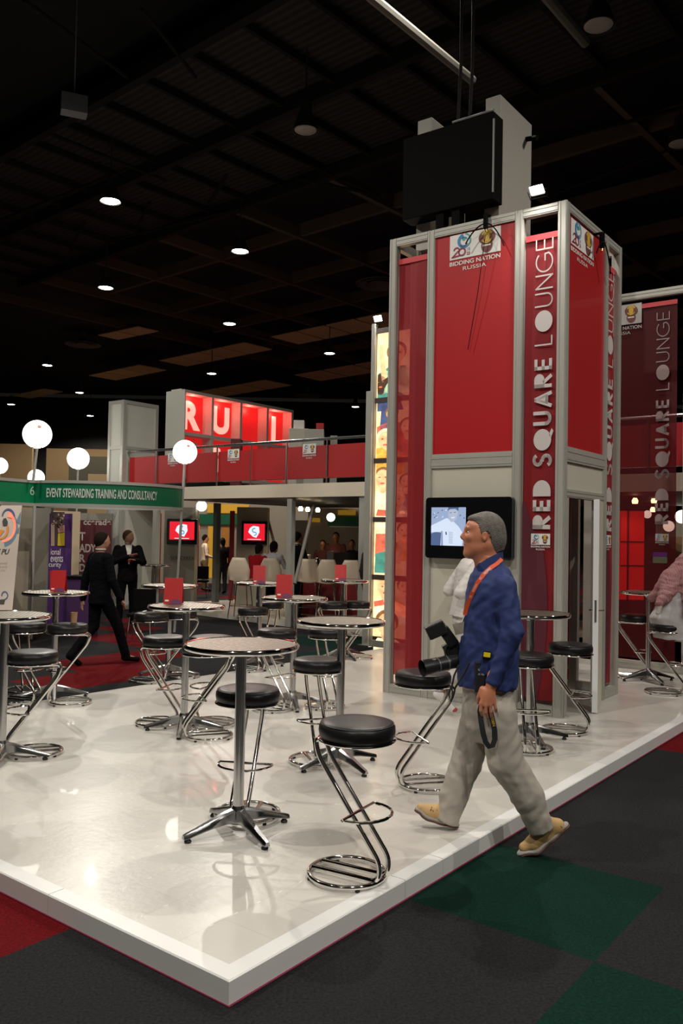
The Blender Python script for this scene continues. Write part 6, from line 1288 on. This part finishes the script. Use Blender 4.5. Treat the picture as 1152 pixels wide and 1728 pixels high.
    if kind == 'jacket' and tie is not None:
        c0 = J['pv'] + up * L * .5
        def vcl(X):
            Y = (X - fr[0]) @ Mx; return np.maximum(np.maximum(np.abs(Y[:, 1]) - (.010 + np.maximum(0, Y[:, 2] - .42 * L) * .17), .035 * s - Y[:, 0]), .34 * L - Y[:, 2])
        solid('shirt_front', [torso(g + .006)], vox * .6, key((.55, .52, .48), 'white'), root, clip=vcl)
        if tie:
            a = J['nk'] + fr_f * .085 * s - up * .05; b = J['pv'] + up * L * .42 + fr_f * .152 * s; wpart(root, 'tie', ribbon3([a, (a + b) / 2 + fr_f * .012, b], fr_f, .05, .008), key(tie, 'tie'))
    return root, J, w_
ZC = 0.0
up_ = lambda p: (p.x, p.y, 0)
# man in a dark suit walking away to the right of the left stand
q = fl(165, 1122, 0)
visitor('man in a black suit walking away past the left tables, seen from behind', (q.x, q.y, 0), math.radians(44), 1.83, dict(hL=(0, .085, .92), kL=(-.02, .10, .50), aL=(-.34, .09, .14), fL=(-.22, .09, .03), kR=(.22, -.09, .52), aR=(.36, -.09, .085), fR=(.52, -.10, .04), wL=(-.10, .26, .86), eL=(-.08, .24, 1.12), wR=(.16, -.26, .88), eR=(.04, -.245, 1.12), hd=(.02, 0, 1.63)), top=('jacket', (.008, .008, .012)), bottom=(.008, .008, .01), hair=(.03, .02, .015), vox=.012, tie=None, skin_=SKINP)
q = at(213, 1055, 16.2)
visitor('suited man with folded arms and red lanyard standing before the cream partition', (q.x, q.y, 0), math.radians(-68), 1.86, dict(eL=(.06, .27, 1.16), wL=(.24, .10, 1.20), eR=(.05, -.27, 1.16), wR=(.25, -.02, 1.27), kR=(.03, -.12, .5), aR=(.02, -.14, .085)), top=('jacket', (.01, .009, .010)), bottom=(.01, .01, .012), hair=(.10, .05, .025), vox=.013, tie=(.35, .02, .02), skin_=SKINP, extra=dict(look=.9))
q = at(344, 985, 26)
visitor('visitor in a white shirt and khaki trousers in the passage, back turned', (q.x, q.y, 0), math.radians(20), 1.76, dict(eR=(.02, -.22, 1.12), wR=(.2, -.18, 1.05), eL=(.02, .22, 1.12), wL=(.2, .15, 1.05)), top=('shirt', (.50, .42, .34)), bottom=(.14, .11, .06), hair=(.03, .02, .015), vox=.02, tie=None)
q = at(374, 985, 25)
visitor('visitor in dark clothes in the passage between the red screens', (q.x, q.y, 0), math.radians(120), 1.68, None, top=('shirt', (.025, .022, .02)), bottom=(.04, .04, .05), hair=(.01, .01, .01), vox=.02, tie=None, long_hair=True, skin_=SKINB)
q = at(499, 1020, 17.3)
visitor('man in a black suit standing at the bar behind the slanting brace', (q.x, q.y, ZP), math.radians(35), 1.78, dict(eR=(.08, -.24, 1.15), wR=(.28, -.18, 1.12), eL=(.08, .24, 1.15), wL=(.28, .18, 1.12)), top=('jacket', (.008, .009, .012)), bottom=(.01, .01, .012), hair=(.012, .01, .01), vox=.014, tie=None, skin_=SKINB)
SIT = dict(pv=(0, 0, .80), hL=(0, .085, .79), hR=(0, -.085, .79), nk=(.09, 0, 1.30), ch=(.05, 0, 1.1), hd=(.15, 0, 1.44), sL=(.08, .18, 1.24), sR=(.08, -.18, 1.24), kL=(.38, .12, .78), kR=(.38, -.12, .78), aL=(.34, .12, .34), aR=(.34, -.12, .34), fL=(.5, .12, .28), fR=(.5, -.12, .28), eL=(.2, .24, 1.02), wL=(.42, .12, 1.05), eR=(.2, -.24, 1.02), wR=(.42, -.12, 1.05))
q = at(430, 1000, 17.9)
visitor('woman with dark hair in a red top sitting at the bar on a white chair', (q.x, q.y, ZP), math.radians(62), 1.70, SIT, top=('shirt', (.28, .008, .012)), bottom=(.012, .012, .012), hair=(.012, .008, .008), vox=.014, tie=None, long_hair=True, skin_=SKINB)
q = at(456, 1000, 17.9)
visitor('visitor in a pale grey shirt leaning on the bar beside the woman in red', (q.x, q.y, ZP), math.radians(70), 1.76, SIT, top=('shirt', (.36, .34, .36)), bottom=(.012, .012, .015), hair=(.010, .008, .008), vox=.014, tie=None, long_hair=True, skin_=SKINB)
for px, H, lb, cc_ in ((543, 1.60, 'dark-haired bar attendant behind the steel urn, only the head showing', (.06, .02, .02)), (565, 1.80, 'bar attendant with a dark cap behind the coffee machine', (.10, .03, .03)), (592, 1.62, 'dark-clothed bar attendant bending behind the low kettle', (.02, .02, .02))):
    q = at(px, 1000, 20.6); visitor(lb, (q.x, q.y, ZP), math.radians(-100), H, None, top=('shirt', cc_), bottom=(.02, .02, .02), hair=(.01, .008, .008), vox=.018, tie=None, skin_=SKINB)
q = at(629, 1040, 14.9)
visitor('dark-haired visitor half hidden behind the partition post and glowing column', (q.x, q.y, 0 if q.y > 99 else ZP), math.radians(60), 1.72, None, top=('shirt', (.05, .03, .03)), bottom=(.02, .02, .02), hair=(.012, .01, .01), vox=.016, tie=None, skin_=SKINB)
# man in white behind the photographer
q = fl(783, 1203)
rt, JJ, wf = visitor('man in a loose white shirt and white trainers walking behind the photographer', (q.x, q.y, ZP), math.radians(8), 1.84, dict(nk=(.07, 0, 1.44), ch=(.03, 0, 1.26), hd=(.16, 0, 1.60), sL=(.06, .19, 1.385), sR=(.06, -.19, 1.385), hL=(0, .085, .92), kL=(.12, .09, .50), aL=(.22, .09, .09), fL=(.39, .10, .03), kR=(-.03, -.09, .48), aR=(-.27, -.10, .20), fR=(-.16, -.11, .06), eL=(-.10, .24, 1.14), wL=(.12, .24, 1.10), eR=(-.13, -.27, 1.15), wR=(.10, -.22, 1.16)), top=('shirt', (.62, .58, .56)), bottom=(.55, .52, .50), hair=(.03, .02, .015), vox=.010, tie=None, skin_=SKINB, shoes=(.70, .66, .64), short=True, skirt=True, extra=dict(g=.034))
p_ = wf((-.26, -.10, .17)); 
for k in range(3): 
    c = wf((-.275 + .018 * k, -.10, .235 + .016 * k)); wpart(rt, 'sock_band', MB().tube([c + Vector((.047 * math.cos(a * .35), .047 * math.sin(a * .35), 0)) for a in range(18)], .006, 6, True), mat('sock_grey', (.35, .33, .34), .9))
wpart(rt, 'shoe_flash', MB().lathe([(0, -.02), (.035, -.015), (.045, 0), (.035, .015), (0, .02)], wf((-.14, -.11, .055)), 16), mat('shoe_red', (.35, .02, .03), .5))

# seated man in a checked headscarf
sp = [o for o in COL.objects if o.get('label', '').startswith('black bar stool carrying')][0].location
HS = dict(pv=(.02, 0, .86), hL=(.04, .085, .85), hR=(.04, -.085, .85), nk=(.20, 0, 1.33), hd=(.30, 0, 1.45), sL=(.18, .19, 1.28), sR=(.18, -.19, 1.28), kL=(.44, .14, .80), kR=(.44, -.14, .80), aL=(.40, .14, .36), aR=(.36, -.14, .34), fL=(.55, .14, .30), fR=(.52, -.14, .28), eL=(.30, .26, 1.02), wL=(.52, .14, 1.08), eR=(.30, -.26, 1.02), wR=(.52, -.14, 1.08))
ROBE = (.50, .48, .49)
rt, J, wf = visitor('seated man in a white robe and red checked headscarf at the right edge', (sp.x + .02, sp.y, ZP), math.radians(8), 1.78, HS, top=('shirt', ROBE), bottom=ROBE, hair=(.02, .015, .01), vox=.012, tie=None, skin_=SKINB)
rb = mat('robe_white', (.50, .48, .49), .8)
solid('robe', [loft([(.62, .12, 0, .24, .24), (.86, .06, 0, .24, .22), (1.0, .08, 0, .16, .20), (1.25, .16, 0, .13, .2)], .04, (np.array([sp.x + .02, sp.y, ZP]), np.array([[math.cos(.14), -math.sin(.14), 0], [math.sin(.14), math.cos(.14), 0], [0, 0, 1]]))), cone(wf((.3, .12, .82)), wf((.5, .14, .62)), .14, .13, .05), cone(wf((.3, -.12, .82)), wf((.48, -.14, .55)), .14, .14, .05), cone(wf((.5, .1, .62)), wf((.44, .1, .42)), .12, .15, .05)], .012, rb, rt, folds=.010, seed=4)
KEF = mat('checked_headscarf', (.5, .2, .2), .85)
nt = KEF.node_tree; bs = nt.nodes['Principled BSDF']; tc = nt.nodes.new('ShaderNodeTexCoord'); ck = nt.nodes.new('ShaderNodeTexChecker'); ck.inputs['Scale'].default_value = 90; ck.inputs[1].default_value = (.27, .07, .08, 1); ck.inputs[2].default_value = (.33, .21, .21, 1)
mp = nt.nodes.new('ShaderNodeMapping'); mp.inputs['Rotation'].default_value = (0.4, .5, .3); nt.links.new(tc.outputs['Object'], mp.inputs[0]); nt.links.new(mp.outputs[0], ck.inputs['Vector']); nt.links.new(ck.outputs[0], bs.inputs['Base Color'])
kp = [ball(wf((.28, 0, 1.47)), .125, .10, .13, .02), cone(wf((.24, 0, 1.45)), wf((.10, .02, 1.22)), .12, .16, .06), cone(wf((.12, .0, 1.24)), wf((-.16, -.14, 1.02)), .15, .05, .06), cone(wf((.12, .05, 1.3)), wf((-.12, .10, 1.06)), .12, .05, .06), cone(wf((.20, -.10, 1.36)), wf((.14, -.24, 1.12)), .10, .08, .05), cone(wf((.14, -.24, 1.12)), wf((.10, -.27, .92)), .07, .05, .04), cone(wf((.22, .1, 1.36)), wf((.2, .2, 1.15)), .08, .07, .05)]
solid('headscarf', kp, .010, KEF, rt, folds=.012, seed=9)
for c0_, c1_, r_ in (((.10, -.27, .93), (.12, -.285, .82), .04), ((-.15, -.14, 1.03), (-.17, -.14, .92), .04)): solid('scarf_fringe', [cone(wf(c0_), wf(c1_), r_, r_ * .7, .01)], .010, mat('fringe_white', (.55, .50, .46), .8), rt, folds=.006)
wpart(rt, 'head_cord', MB().tube([wf((.28 + .118 * math.cos(a * .35), .1 * math.sin(a * .35), 1.53 + .02 * math.cos(a * .35))) for a in range(18)], .014, 8, True), BLACKM)
